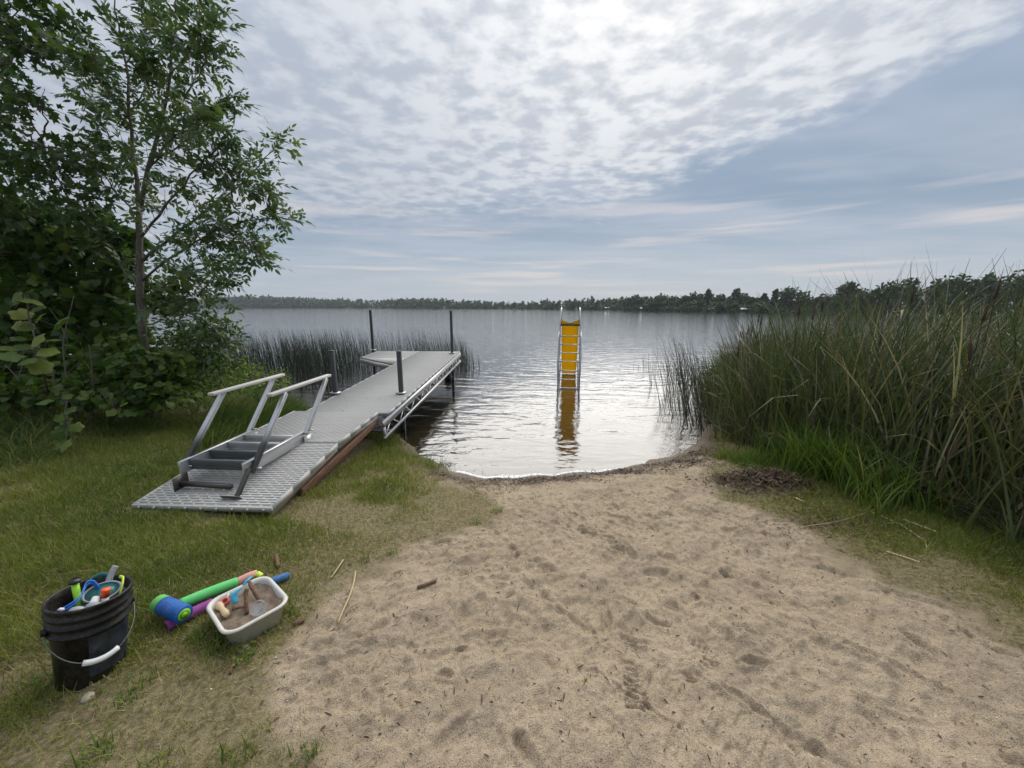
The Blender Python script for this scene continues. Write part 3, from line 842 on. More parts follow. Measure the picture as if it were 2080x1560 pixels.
# ------------------------------------------------------------------ bucket and what is in it
bp = gat(186, 1362); BX, BY = bp[0], bp[1]; BZ = gz(BX, BY) - 0.012
bk = thing('bucket', (BX, BY, BZ), 'black plastic bucket full of swim gear standing on the lawn', 'bucket')
bk.scale = (0.92, 0.92, 1.08)
M_bucket = plain('bucket_plastic', (0.008, 0.008, 0.009), 0.42, 0, 0.3, 10, 0.35, 0.05, 0.12)
pr = [(0.001, 0.004), (0.118, 0.0), (0.124, 0.006), (0.136, 0.245), (0.150, 0.247), (0.151, 0.254), (0.139, 0.258), (0.140, 0.285), (0.152, 0.287), (0.153, 0.295), (0.141, 0.299), (0.1425, 0.322),
      (0.155, 0.324), (0.156, 0.332), (0.146, 0.336), (0.147, 0.358), (0.155, 0.360), (0.156, 0.370), (0.150, 0.374), (0.143, 0.370), (0.140, 0.34), (0.120, 0.012), (0.001, 0.010)]
MB().lathe(pr, 56).build('shell', M_bucket, bk, True)
fr = np.array([-BX, -BY, 0.0]); fr /= np.linalg.norm(fr)
fr = np.array([fr[0] * math.cos(0.1) - fr[1] * math.sin(0.1), fr[0] * math.sin(0.1) + fr[1] * math.cos(0.1), 0])
sd = np.array([-fr[1], fr[0], 0.0])
tt = np.linspace(0, np.pi, 33)
P = np.array([0, 0, 0.268]) + np.cos(tt)[:, None] * 0.158 * sd + np.sin(tt)[:, None] * (0.178 * fr + np.array([0, 0, -0.125]))
hd = MB().tube(P, 0.0026, 6).build('wire_handle', M_galv, bk, True)
MB().tube(P[12:21], 0.0115, 10).build('grip', plain('white_grip', (0.82, 0.82, 0.80), 0.4), hd, True)
for sg in (-1, 1):
    MB().tube([np.array([0, 0, 0.268]) + sg * sd * 0.135, np.array([0, 0, 0.268]) + sg * sd * 0.162], 0.016, 10).build('handle_ear', M_bucket, bk, True)
# faded printed label wrapped on the front
m, t = mat('faded_label')
pos = t.n('ShaderNodeTexCoord').outputs['Object']
mp = t.n('ShaderNodeMapping'); mp.inputs['Scale'].default_value = (9, 9, 60); t.l(pos, mp.inputs[0])
n1 = t.noise(pos, 16, 5, 0.6); n2 = t.noise(mp.outputs[0], 6, 3, 0.6)
c = t.mix(t.ss(n1, 0.35, 0.7), (0.010, 0.012, 0.018), (0.035, 0.045, 0.06))
c = t.mix(t.m('MULTIPLY', t.ss(n2, 0.55, 0.7), 0.35), c, (0.14, 0.165, 0.20))
finish(t, pbsdf(t, c, 0.42, 0, 0.5))
a0 = math.atan2(fr[1], fr[0]); aa = np.linspace(a0 - 0.25, a0 + 1.15, 20)
V = [((0.1255 + 0.0118 * (zz / 0.24)) * math.cos(q), (0.1255 + 0.0118 * (zz / 0.24)) * math.sin(q), zz) for zz in (0.055, 0.232) for q in aa]
MB().add(V, [(i, i + 1, 20 + i + 1, 20 + i) for i in range(19)]).build('label_print', m, bk, True)

BT = BZ + 0.402
M_lime = plain('lime_plastic', (0.30, 0.66, 0.02), 0.35, 0, 0.1)
M_yell = plain('lime_yellow_rubber', (0.62, 0.80, 0.08), 0.4, 0, 0.1)
M_blue = plain('blue_rubber', (0.02, 0.16, 0.62), 0.35, 0, 0.2)
M_orange = plain('orange_plastic', (0.85, 0.12, 0.03), 0.35, 0, 0.1)
M_white = plain('white_plastic', (0.74, 0.74, 0.72), 0.4, 0, 0.1)
M_clear = plain('frosted_silicone', (0.34, 0.36, 0.38), 0.25, 0, 0.2)
M_teal = plain('teal_lens', (0.03, 0.16, 0.16), 0.12, 0, 0.2)
def ribbon_strip(name, P, width_dir, wd, th, m_, parent=None):
    P = smooth_path(P, 22); b = MB()
    wdv = np.asarray(width_dir, float) / np.linalg.norm(width_dir)
    T = np.gradient(P, axis=0); T /= np.linalg.norm(T, axis=1)[:, None]
    N_ = np.cross(T, wdv); N_ /= np.linalg.norm(N_, axis=1)[:, None]
    V = np.concatenate([P + wdv * wd / 2 + N_ * th / 2, P - wdv * wd / 2 + N_ * th / 2, P - wdv * wd / 2 - N_ * th / 2, P + wdv * wd / 2 - N_ * th / 2])
    n = len(P)
    F = [(r_ * n + i, r_ * n + i + 1, ((r_ + 1) % 4) * n + i + 1, ((r_ + 1) % 4) * n + i) for r_ in range(4) for i in range(n - 1)]
    F += [(0, n, 2 * n, 3 * n), (n - 1, 4 * n - 1, 3 * n - 1, 2 * n - 1)]
    return b.add(V, F).build(name, m_, parent, True)
rt = np.array([-fr[1], fr[0], 0.0]); rt = rt if rt[0] > 0 else -rt
TILT = Matrix.Rotation(-0.13, 3, Vector(fr))          # the bucket stands a little askew on the uneven lawn
bk.rotation_euler = TILT.to_euler()
def bl(a_, b_, dz): return np.array([BX, BY, BZ]) + np.array(TILT @ Vector(rt * a_ + fr * b_ + np.array([0, 0, BT - BZ + dz])))
# snorkel
t0, t1 = bl(-0.02, -0.02, -0.16), bl(-0.035, -0.06, 0.045)
sn = thing('snorkel', t0, 'lime green snorkel tube with a black top standing in the bucket', 'snorkel')
MB().tube([t0 * 0, (t1 - t0)], 0.013, 12).build('tube', M_lime, sn, True)
MB().tube([t1 - t0, t1 - t0 + np.array([0.002, 0, 0.010])], 0.021, 14).build('top_cap', M_black, sn)
# blue goggles
g0 = bl(-0.06, 0.03, -0.04)
gg = thing('swim_goggles', g0, 'blue swim goggles with a looped strap draped in the bucket', 'goggles')
for k, dz in enumerate((0.0, 0.013)):
    ribbon_strip('strap', [bl(-0.115, 0.035, -0.035 + dz) - g0, bl(-0.09, 0.05, -0.02 + dz) - g0, bl(-0.05, 0.04, -0.012 + dz) - g0, bl(-0.02, 0.0, 0.0 + dz) - g0, bl(-0.005, -0.045, 0.022 + dz) - g0, bl(0.025, -0.05, 0.015 + dz) - g0, bl(0.035, -0.02, -0.02 + dz) - g0], (0.3, 0.5, 0.9), 0.011, 0.003, M_blue, gg)
MB().box(bl(-0.095, 0.046, -0.012) - g0, (0.018, 0.012, 0.012)).build('buckle', M_white, gg)
for a_, b_ in ((-0.055, 0.07), (-0.005, 0.085)):
    o = MB().lathe([(0.0005, 0.016), (0.018, 0.014), (0.026, 0.004), (0.028, -0.006), (0.022, -0.010)], 18, sx=1.25, sy=0.85).build('eye_cup', M_clear, gg, True)
    o.matrix_local = Matrix.Translation(Vector(bl(a_, b_, -0.035) - g0)) @ Matrix.Rotation(0.8, 4, 'X') @ Matrix.Rotation(0.3, 4, 'Y')
# dive mask
c0 = bl(0.045, -0.01, -0.03)
dm = thing('dive_mask', c0, 'teal lens dive mask with a pale frosted skirt inside the bucket', 'dive mask')
MM = Matrix.Rotation(0.6, 4, 'Z') @ Matrix.Rotation(0.55, 4, 'X')
o = MB().lathe([(0.058, 0.0), (0.064, 0.006), (0.062, 0.014), (0.055, 0.016), (0.053, 0.004)], 32, sx=1.1, sy=0.75).build('frame', M_clear, dm, True); o.matrix_local = MM
o = MB().lathe([(0.0005, 0.010), (0.055, 0.010), (0.055, 0.006), (0.0005, 0.006)], 32, sx=1.1, sy=0.75).build('lens', M_teal, dm, True); o.matrix_local = MM
o = MB().lathe([(0.060, 0.0), (0.056, -0.02), (0.062, -0.045), (0.066, -0.05)], 32, sx=1.1, sy=0.75).build('skirt', M_clear, dm, True); o.matrix_local = MM
ribbon_strip('strap', [bl(0.0, -0.05, 0.0) - c0, bl(0.02, -0.08, 0.025) - c0, bl(0.06, -0.085, 0.03) - c0, bl(0.085, -0.06, 0.01) - c0, bl(0.08, -0.03, -0.01) - c0], (0.2, 0.3, 1), 0.020, 0.003, M_teal, dm)
# orange-capped bottle
b0, b1 = bl(0.030, 0.055, -0.09), bl(0.040, 0.060, 0.02)
ob = thing('small_bottle', b0, 'small white bottle with an orange cap at the bucket rim', 'bottle')
dv = b1 - b0
MB().tube([dv * 0, dv * 0.66], 0.015, 14).build('body', M_white, ob, True)
MB().tube([dv * 0.66, dv * 0.97, dv], [0.016, 0.016, 0.0145], 14).build('cap', M_orange, ob, True)
# pale tube and lime strap
p0 = bl(0.055, -0.035, -0.06)
o = MB().tube(smooth_path([p0 * 0, bl(0.075, -0.055, 0.0) - p0, bl(0.09, -0.065, 0.035) - p0, bl(0.105, -0.07, 0.055) - p0], 12), 0.013, 12).build('pale_snorkel', M_clear, None, True)
o.location = p0; tag(o, 'pale grey curved snorkel tube at the right of the bucket', 'snorkel')
p0 = bl(0.085, 0.055, -0.04)
o = ribbon_strip('lime_strap', [p0 * 0, bl(0.10, 0.04, 0.0) - p0, bl(0.11, 0.01, 0.022) - p0, bl(0.105, -0.02, 0.018) - p0], (0.5, 0.1, 0.9), 0.014, 0.006, M_yell)
o.location = p0; tag(o, 'lime yellow rubber strap hooked inside the right bucket rim', 'strap')
p0 = bl(0.005, 0.055, -0.03)
o = bevel(MB().box((0, 0, 0), (0.03, 0.04, 0.05)).build('toy_block', M_white), 0.01, 3)
o.location = p0; o.rotation_euler = (0.4, 0.3, 0.5); tag(o, 'whitish plastic pool toy beside the goggles in the bucket', 'toy')
p0 = bl(-0.03, 0.02, -0.085)
o = MB().lathe([(0.0005, 0.02), (0.05, 0.018), (0.085, 0.004), (0.088, -0.01), (0.06, -0.03), (0.0005, -0.035)], 30, sx=1.2, sy=1.0).build('rubber_hat', plain('grey_blue_rubber', (0.06, 0.10, 0.16), 0.45, 0, 0.3, 30), None, True)
o.location = p0; o.rotation_euler = (0.2, -0.15, 0.3); tag(o, 'dark grey blue rubber swim hat under the goggles in the bucket', 'swim hat')

# ------------------------------------------------------------------ tub of sand and its toys
TX, TY = at(502, 1216, 0.56)[:2]
TZ = gz(TX, TY) - 0.005
TA = math.atan2(0.21, 0.16) - 0.02       # long axis direction
tb = thing('dish_tub', (TX, TY, TZ), 'white rectangular tub filled with sand on the grass edge', 'tub', None, TA)
def rrect(hx, hy, r_, k=6):
    out = []
    for cx, cy_, a0 in ((hx - r_, hy - r_, 0), (-hx + r_, hy - r_, 90), (-hx + r_, -hy + r_, 180), (hx - r_, -hy + r_, 270)):
        for i in range(k + 1):
            a = R(a0 + 90 * i / k); out.append((cx + r_ * math.cos(a), cy_ + r_ * math.sin(a)))
    return out
def loft(rings):
    V = []; n = len(rings[0][0])
    for pts, zz in rings: V += [(p[0], p[1], zz) for p in pts]
    F = [(i * n + j, i * n + (j + 1) % n, (i + 1) * n + (j + 1) % n, (i + 1) * n + j) for i in range(len(rings) - 1) for j in range(n)]
    return V, F, n
HX, HY = 0.148, 0.172
rings = [(rrect(HX - 0.045, HY - 0.04, 0.05), 0.0), (rrect(HX - 0.03, HY - 0.03, 0.055), 0.008), (rrect(HX - 0.008, HY - 0.008, 0.065), 0.118), (rrect(HX + 0.006, HY + 0.006, 0.07), 0.119), (rrect(HX + 0.009, HY + 0.009, 0.073), 0.125),
         (rrect(HX + 0.004, HY + 0.004, 0.07), 0.132), (rrect(HX - 0.008, HY - 0.008, 0.062), 0.131), (rrect(HX - 0.013, HY - 0.013, 0.06), 0.120), (rrect(HX - 0.034, HY - 0.034, 0.05), 0.012)]
V, F, n = loft(rings)
MB().add(V, F + [tuple(range(n - 1, -1, -1))]).build('basin', plain('tub_plastic', (0.64, 0.635, 0.58), 0.45, 0, 0.08, 10, 0.5, 0.1, 0.45), tb, True)
m, t = mat('tub_sand')
pos = t.n('ShaderNodeTexCoord').outputs['Object']
n1 = t.noise(pos, 22, 4, 0.6); n2 = t.noise(pos, 260, 3, 0.7)
c = t.mix(t.ss(n1, 0.3, 0.7), (0.22, 0.165, 0.125), (0.33, 0.26, 0.19)); c = t.mix(t.m('MULTIPLY', t.ss(n2, 0.5, 0.7), 0.6), c, (0.12, 0.09, 0.07))
finish(t, pbsdf(t, c, 0.95, 0, 0.2, bump(t, n2, 0.8, 0.01)))
sx_, sy_ = np.meshgrid(np.linspace(-1, 1, 30), np.linspace(-1, 1, 24))
fx, fy = sx_.ravel(), sy_.ravel()
rr_ = np.maximum(np.abs(fx), np.abs(fy)); ln = (np.abs(fx) ** 5 + np.abs(fy) ** 5) ** 0.2
sc = np.where(ln > 0, rr_ / np.maximum(ln, 1e-6), 1)
sv = np.stack([fx * sc * (HX - 0.014), fy * sc * (HY - 0.014), 0.100 + 0.03 * fbm(fx * 3, fy * 3, 3, 70)], 1)
ii = np.arange(30 * 24).reshape(24, 30)
mesh_obj('sand_fill', sv, np.stack([ii[:-1, :-1], ii[:-1, 1:], ii[1:, 1:], ii[1:, :-1]], -1).reshape(-1, 4), m, tb, smooth_sh=True)
TS = TZ + 0.105
def tpt(px, py, dz): return np.array(at(px, py, TS + dz))
def prop(name, b, m_, loc, label, cat, sm=True, rot=None):
    o = b.build(name, m_, None, sm); o.location = loc
    if rot: o.rotation_euler = rot
    return tag(o, label, cat)
a = tpt(442, 1226, 0.012); c = tpt(462, 1250, 0.010)
prop('squeeze_bottle', MB().tube([(c - a) * q for q in (0, 0.12, 0.3, 0.45, 0.6, 0.8, 1.0)], [0.010, 0.018, 0.018, 0.012, 0.014, 0.017, 0.012], 14), plain('beige_plastic', (0.60, 0.46, 0.27), 0.5, 0, 0.15), a, 'beige plastic scoop lying in the near left corner of the sand tub', 'scoop')
def ring(r_, th, sx=1.0): 
    q = np.linspace(0, 2 * np.pi, 25)
    return MB().tube(np.stack([np.cos(q) * r_ * sx, np.sin(q) * r_, 0 * q], 1), th, 8, False)
prop('toy_ring', ring(0.016, 0.006), plain('red_plastic', (0.62, 0.07, 0.06), 0.4), tpt(457, 1221, 0.008), 'small red plastic ring on the sand in the tub', 'ring', True, (0.3, 0.2, 0))
prop('toy_ring', ring(0.016, 0.005), M_white, tpt(458, 1212, 0.010), 'small white plastic ring on the sand in the tub', 'ring', True, (0.4, -0.3, 0))
M_sky = plain('sky_blue_plastic', (0.07, 0.48, 0.75), 0.4, 0, 0.1)
a = tpt(479, 1224, 0.0); p1, p2 = tpt(476, 1205, 0.045), tpt(486, 1196, 0.055)
o = ribbon_strip('toy_shovel', [a * 0, tpt(474, 1212, 0.03) - a, p1 - a, p2 - a], (1, 0.6, 0.1), 0.03, 0.006, M_sky); o.location = a
tag(o, 'sky blue plastic shovel standing in the sand tub', 'shovel')
a = tpt(496, 1187, 0.03)
o = ribbon_strip('blue_strip', [a * 0, tpt(503, 1178, 0.045) - a, tpt(509, 1172, 0.03) - a], (1, 0.5, 0.2), 0.02, 0.004, M_sky); o.location = a
tag(o, 'light blue plastic strip at the far side of the sand tub', 'strip')
M_stick = wood_mat('stick_bark', (0.05, 0.028, 0.018), (0.26, 0.15, 0.09), (30, 30, 30))
def stick(P, r_, label, name='stick'):
    P = np.array(P); a = P[0].copy(); Q = smooth_path(P - a, 10)
    rad = r_ * (0.85 + 0.3 * rng.random(10))
    o = MB().tube(Q, rad, 8).build(name, M_stick, None, True); o.location = a
    return tag(o, label, 'stick')
stick([tpt(501, 1248, -0.01), tpt(500, 1225, 0.04), tpt(499, 1203, 0.075), tpt(502, 1196, 0.09)], 0.010, 'stubby brown stick standing upright in the middle of the sand tub')
stick([tpt(528, 1222, -0.01), tpt(518, 1205, 0.03), tpt(509, 1190, 0.06), tpt(506, 1180, 0.075)], 0.009, 'brown stick leaning at the back of the sand tub')
stick([tpt(472, 1236, 0.008), tpt(485, 1234, 0.008), tpt(500, 1233, 0.008)], 0.008, 'short dark stick lying flat in the sand tub')
m, t = mat('clear_cup'); g_ = t.n('ShaderNodeBsdfTransparent'); g_.inputs[0].default_value = (0.95, 0.96, 0.97, 1)
mx = t.n('ShaderNodeMixShader'); mx.inputs[0].default_value = 0.22; t.l(g_.outputs[0], mx.inputs[1]); t.l(pbsdf(t, (0.75, 0.77, 0.78), 0.25), mx.inputs[2]); finish(t, mx.outputs[0])
o = MB().lathe([(0.0005, 0.0), (0.026, 0.0), (0.036, 0.055), (0.039, 0.056), (0.039, 0.058), (0.035, 0.057), (0.025, 0.003), (0.0005, 0.003)], 28).build('clear_cup', m, None, True)
o.location = tpt(527, 1228, 0.012); o.rotation_euler = (1.25, 0, 0.5); tag(o, 'clear plastic cup lying on its side in the sand tub', 'cup')

# ------------------------------------------------------------------ foam noodles and roller
def noodle(name, A, B, r_, m_, label, hole=True):
    A = np.array(A); B = np.array(B); d = B - A; n = 18
    P = np.array([d * q for q in np.linspace(0, 1, n)]); P[:, 2] += 0.004 * np.sin(np.linspace(0, 3, n))
    t_ = thing(name, A, label, 'pool noodle')
    MB().tube(P, r_, 18).build('foam', m_, t_, True)
    u_ = d / np.linalg.norm(d)
    if hole:
        for e, s_ in ((P[0], -1), (P[-1], 1)):
            MB().tube([e + u_ * s_ * 0.0005, e + u_ * s_ * 0.0025], r_ * 0.38, 12).build('end_hole', M_black, t_)
    return t_
def gpt(px, py, dz):
    p = gat(px, py); 
    for _ in range(6): p = at(px, py, sz(p[0], p[1]) + dz)
    return np.array(p)
foam = lambda n_, c: plain(n_, c, 0.75, 0, 0.14, 12, 0.25, 0.4, 0.18)
noodle('pool_noodle', gpt(366, 1228, 0.055), gpt(481, 1183, 0.035), 0.030, foam('green_foam', (0.13, 0.60, 0.18)), 'bright green foam noodle lying between the roller and the tub')
noodle('pool_noodle', gpt(484, 1182, 0.036), gpt(522, 1166, 0.036), 0.026, foam('pink_foam', (0.72, 0.36, 0.32)), 'salmon pink foam noodle end beyond the green noodle', False)
noodle('pool_noodle', gpt(338, 1272, 0.030), gpt(432, 1226, 0.026), 0.028, foam('purple_foam', (0.27, 0.06, 0.27)), 'purple foam noodle under the blue roller')
noodle('pool_noodle', gpt(545, 1186, 0.03), gpt(585, 1170, 0.026), 0.024, foam('blue_foam', (0.05, 0.15, 0.36)), 'dull blue foam noodle end poking out behind the tub')
A, B = gpt(322, 1225, 0.085), gpt(374, 1248, 0.085)
rl = thing('foam_roller', A, 'fat blue and green foam roller lying across the noodles', 'roller')
d = B - A; u_ = d / np.linalg.norm(d)
MB().tube([d * 0.22, d * 0.6, d * 0.985, d], [0.045, 0.045, 0.045, 0.042], 26).build('blue_sleeve', foam('roller_blue', (0.012, 0.12, 0.44)), rl, True)
MB().tube([d * 0.0, d * 0.015, d * 0.2195], [0.042, 0.0452, 0.0452], 26).build('green_sleeve', foam('roller_green', (0.14, 0.50, 0.12)), rl, True)
for r0, m_, k in ((0.030, M_lime, 0.002), (0.021, foam('roller_dark', (0.05, 0.30, 0.05)), 0.004), (0.014, M_lime, 0.006)):
    MB().tube([d, d + u_ * k], r0, 22).build('end_ring', m_, rl)
p0 = gpt(517, 1170, 0.05)
o = ribbon_strip('lime_toy', [p0 * 0, gpt(523, 1165, 0.07) - p0, gpt(531, 1170, 0.06) - p0], (0.4, 0.8, 0.5), 0.03, 0.012, M_yell); o.location = p0
tag(o, 'lime yellow plastic toy behind the far corner of the tub', 'toy')

# ------------------------------------------------------------------ sticks, straws and a stone on the ground
def straw(P, wd, label, m_=M_straw):
    Q = np.array([gpt(px, py, 0.014) for px, py in P]); a = Q[0].copy()
    o = ribbon_strip('reed_straw', list(Q - a), (0.7, 0.2, 0.35), wd, 0.004, m_); o.location = a
    return tag(o, label, 'straw')
straw([(722, 1160), (718, 1185), (708, 1215), (696, 1240), (686, 1266)], 0.014, 'long curved pale straw on the sand')
straw([(697, 1137), (685, 1155), (672, 1174)], 0.012, 'short straight pale straw at the grass edge')
straw([(1500, 940), (1560, 950), (1610, 962), (1622, 972)], 0.010, 'bent pale reed straw above the dead leaf pile')
straw([(1630, 1070), (1700, 1060), (1750, 1045), (1775, 1035)], 0.010, 'pale reed straw crossing the right grass patch')
straw([(1770, 1040), (1830, 1065), (1880, 1100), (1882, 1112)], 0.010, 'bent pale reed straw below the cattails')
straw([(1800, 1120), (1840, 1132), (1868, 1142)], 0.010, 'short pale reed straw low on the right grass')
straw([(1835, 1055), (1870, 1068), (1902, 1080)], 0.010, 'short pale reed straw against the cattail base')
straw([(1614, 1010), (1626, 1016), (1636, 1020)], 0.014, 'short white straw on the dead leaf pile')
q = [gpt(848, 1193, 0.012), gpt(866, 1187, 0.016), gpt(886, 1179, 0.012)]
o = stick(q, 0.011, 'dark bark stick lying alone on the sand')
stick([gpt(560, 1128, 0.03), gpt(563, 1140, 0.02), gpt(565, 1152, 0.015)], 0.014, 'reddish brown bark stub in the grass behind the tub')
stick([gpt(478, 1318, 0.012), gpt(476, 1335, 0.010), gpt(471, 1350, 0.010), gpt(468, 1368, 0.006)], 0.006, 'crumbling brown bark piece in front of the tub')
stick([gpt(596, 1268, 0.012), gpt(606, 1264, 0.014), gpt(618, 1259, 0.01)], 0.010, 'small dark bark chip right of the tub')
def stone(px, py, s_, label, col):
    p = gpt(px, py, s_[2] * 0.35); b = MB()
    V = []; rs = np.random.default_rng(int(px))
    for i in range(7):
        th_ = math.pi * i / 6
        for j in range(10):
            ph = 2 * math.pi * j / 10; k = 1 + 0.22 * (rs.random() - 0.5)
            V.append((s_[0] * math.sin(th_) * math.cos(ph) * k, s_[1] * math.sin(th_) * math.sin(ph) * k, s_[2] * math.cos(th_) * k))
    F = [(i * 10 + j, (i + 1) * 10 + j, (i + 1) * 10 + (j + 1) % 10, i * 10 + (j + 1) % 10) for i in range(6) for j in range(10)]
    o = b.add(V, F).build('stone', plain('stone_%d' % px, col, 0.85, 0, 0.2, 25, 0.3, 0.4)); o.location = p
    o.rotation_euler = (0.2, 0.1, rs.random() * 3)
    return tag(o, label, 'stone')
stone(178, 1417, (0.026, 0.020, 0.016), 'pale angular stone in front of the bucket', (0.42, 0.37, 0.28))
stone(500, 1314, (0.014, 0.010, 0.009), 'small pale stone by the near corner of the tub', (0.48, 0.42, 0.32))

# ------------------------------------------------------------------ lawn, rough grass and thatch
vr = np.random.default_rng(33)
def depth_of(P): return P[:, 1] * CP - (P[:, 2] - CZ) * SP
def in_view(X, Y, zz=0.3, m=1.25):
    d = Y * CP + (CZ - zz) * SP
    return (d > 0.3) & (np.abs(X / d) < 1.332 * m)
def dock_free(X, Y):
    return ~((X > -3.30) & (X < -2.02) & (Y > 2.98) & (Y < 5.5))
def clear_props(X, Y):
    return (np.hypot(X - BX, Y - BY) > 0.115) & ~((np.abs((X - TX) * math.cos(TA) + (Y - TY) * math.sin(TA)) < HX - 0.03) & (np.abs(-(X - TX) * math.sin(TA) + (Y - TY) * math.cos(TA)) < HY - 0.03))
def groundz(X, Y):
    return surf(X, Y) - 0.003
def short_grass(name, label, x0, x1, y0, y1, n, seed):
    r_ = np.random.default_rng(seed)
    X = r_.uniform(x0, x1, n); Y = r_.uniform(y0, y1, n)
    d = Y * CP + 1.75 * SP
    sd_ = sand_sd(X, Y); sh = sdist(X, Y, LAND)
    patch = fbm(X * 1.6, Y * 1.6, 3, 80)
    p = smooth(-sd_, -0.10, 0.30) * smooth(sh, 0.03, 0.12) * np.minimum(1, (1.9 / d) ** 1.25) * (0.14 + 0.86 * smooth(patch + 0.42 * smooth(-sd_, 0.25, 1.4), -0.14, 0.16))
    p = np.maximum(p, 0.010 * smooth(-sd_, -0.9, 0.0) * (patch > 0.05))
    k = (r_.random(n) < p) & in_view(X, Y) & dock_free(X, Y) & clear_props(X, Y)
    X, Y, d, sd_, patch, sh = X[k], Y[k], d[k], sd_[k], patch[k], sh[k]
    N = len(X)
    lush = smooth(-sd_, 0.1, 1.0)
    green = np.clip(0.68 - 0.34 * lush - 0.45 * patch + 0.17 * r_.normal(size=N), 0, 1)
    dead = r_.random(N) < (0.30 * (1 - lush) + 0.09)
    rnd = np.where(dead, r_.uniform(0.80, 1.0, N), np.minimum(green, 0.78))
    L = r_.gamma(6, 1 / 6, N) * (0.034 + 0.026 * lush + 0.03 * smooth(1.2 - sh, 0, 0.8)) * np.where(dead, 1.3, 1)
    Wd = 0.0022 + 0.0010 * d * r_.uniform(0.6, 1.2, N)
    lean = np.where(dead, r_.uniform(1.0, 1.5, N), r_.uniform(0.1, 0.9, N))
    V, Fq, rv, hv = ribbons(np.stack([X, Y, groundz(X, Y)], 1), r_.uniform(0, 6.28, N), lean, r_.uniform(0.1, 0.9, N), L, Wd, 2, rnd, r_.uniform(0, 6.28, N))
    o = mesh_obj(name, V, Fq, M_lawn, attrs={'rnd': rv})
    return tag(o, label, 'grass', kind='stuff'), N
o, n_l = short_grass('lawn_grass', 'short mown green lawn with dry thatch left of the sand', -6.5, 0.4, 0.7, 6.2, 620000, 3)
r_ = np.random.default_rng(41)
PC = []
for i in range(34):
    c = gat(r_.uniform(60, 800), r_.uniform(1050, 1420))
    if float(sand_sd(c[0:1], c[1:2])[0]) > -0.1 or not dock_free(c[0], c[1]): continue
    n = int(r_.integers(12, 45)); a = r_.uniform(0, 6.28, n); q = np.sqrt(r_.random(n)) * r_.uniform(0.04, 0.14)
    PC.append(np.stack([c[0] + q * np.cos(a), c[1] + q * np.sin(a)], 1))
PC = np.concatenate(PC); N = len(PC); a = r_.uniform(0, 6.28, N)
V, Fq, rv = leaves(np.stack([PC[:, 0], PC[:, 1], surf(PC[:, 0], PC[:, 1]) + r_.uniform(0.01, 0.04, N)], 1), np.stack([np.cos(a), np.sin(a), r_.normal(0.1, 0.2, N)], 1), np.stack([r_.normal(0, 0.3, N), r_.normal(0, 0.3, N), np.ones(N)], 1), r_.uniform(0.008, 0.02, N), r_.uniform(0.007, 0.016, N), ROUND, r_.uniform(0.5, 1.0, N))
tag(mesh_obj('lawn_weeds', V, Fq, M_vine, attrs={'rnd': rv}), 'small clover and broadleaf weeds in the lawn', 'weeds', kind='stuff')
o, n_r = short_grass('edge_grass', 'thin short grass between the sand and the cattails', 1.7, 4.4, 0.7, 6.0, 230000, 4)

# tufts standing out of the lawn and in the sand
def tufts(name, label, centres, m_, L0, n_each, spread, wd, seed, lean=(0.05, 0.7), rmax=1.0):
    r_ = np.random.default_rng(seed); Bs = []; Ls = []
    for (X, Y, s_) in centres:
        n = int(n_each * s_)
        a = r_.uniform(0, 6.28, n); q = np.sqrt(r_.random(n)) * spread * s_
        xx, yy = X + q * np.cos(a), Y + q * np.sin(a)
        Bs.append(np.stack([xx, yy, surf(xx, yy) - 0.01], 1)); Ls.append(L0 * s_ * r_.uniform(0.5, 1.15, n))
    Bs = np.concatenate(Bs); L = np.concatenate(Ls); N = len(Bs)
    V, Fq, rv, hv = ribbons(Bs, r_.uniform(0, 6.28, N), r_.uniform(lean[0], lean[1], N), r_.uniform(0.2, 1.3, N), L, wd * r_.uniform(0.6, 1.2, N), 4, r_.uniform(0, rmax, N), None)
    return tag(mesh_obj(name, V, Fq, m_, attrs={'rnd': rv}), label, 'grass', kind='stuff')
cs_ = []
for px, py, s_ in [(880, 948, 1.0), (905, 945, 0.9), (845, 930, 0.8), (870, 938, 1.0), (1010, 1040, 0.5), (965, 1062, 0.5), (560, 1085, 0.6), (500, 1080, 0.5), (800, 1125, 0.5), (740, 1140, 0.4), (425, 1290, 0.9), (440, 1320, 0.7), (580, 1250, 0.8), (570, 1235, 0.7),
                   (400, 1300, 0.6), (300, 1380, 0.5), (260, 1430, 0.5), (190, 1540, 0.7), (480, 1545, 0.6), (620, 1540, 0.5), (320, 1545, 0.5), (1190, 1400, 0.22), (450, 1075, 0.4)]:
    p = gat(px, py); cs_.append((p[0], p[1], s_))
tufts('grass_tufts', 'brighter green grass tufts by the tub, the water edge and the lawn rim', cs_, M_lush, 0.13, 75, 0.10, 0.006, 5)

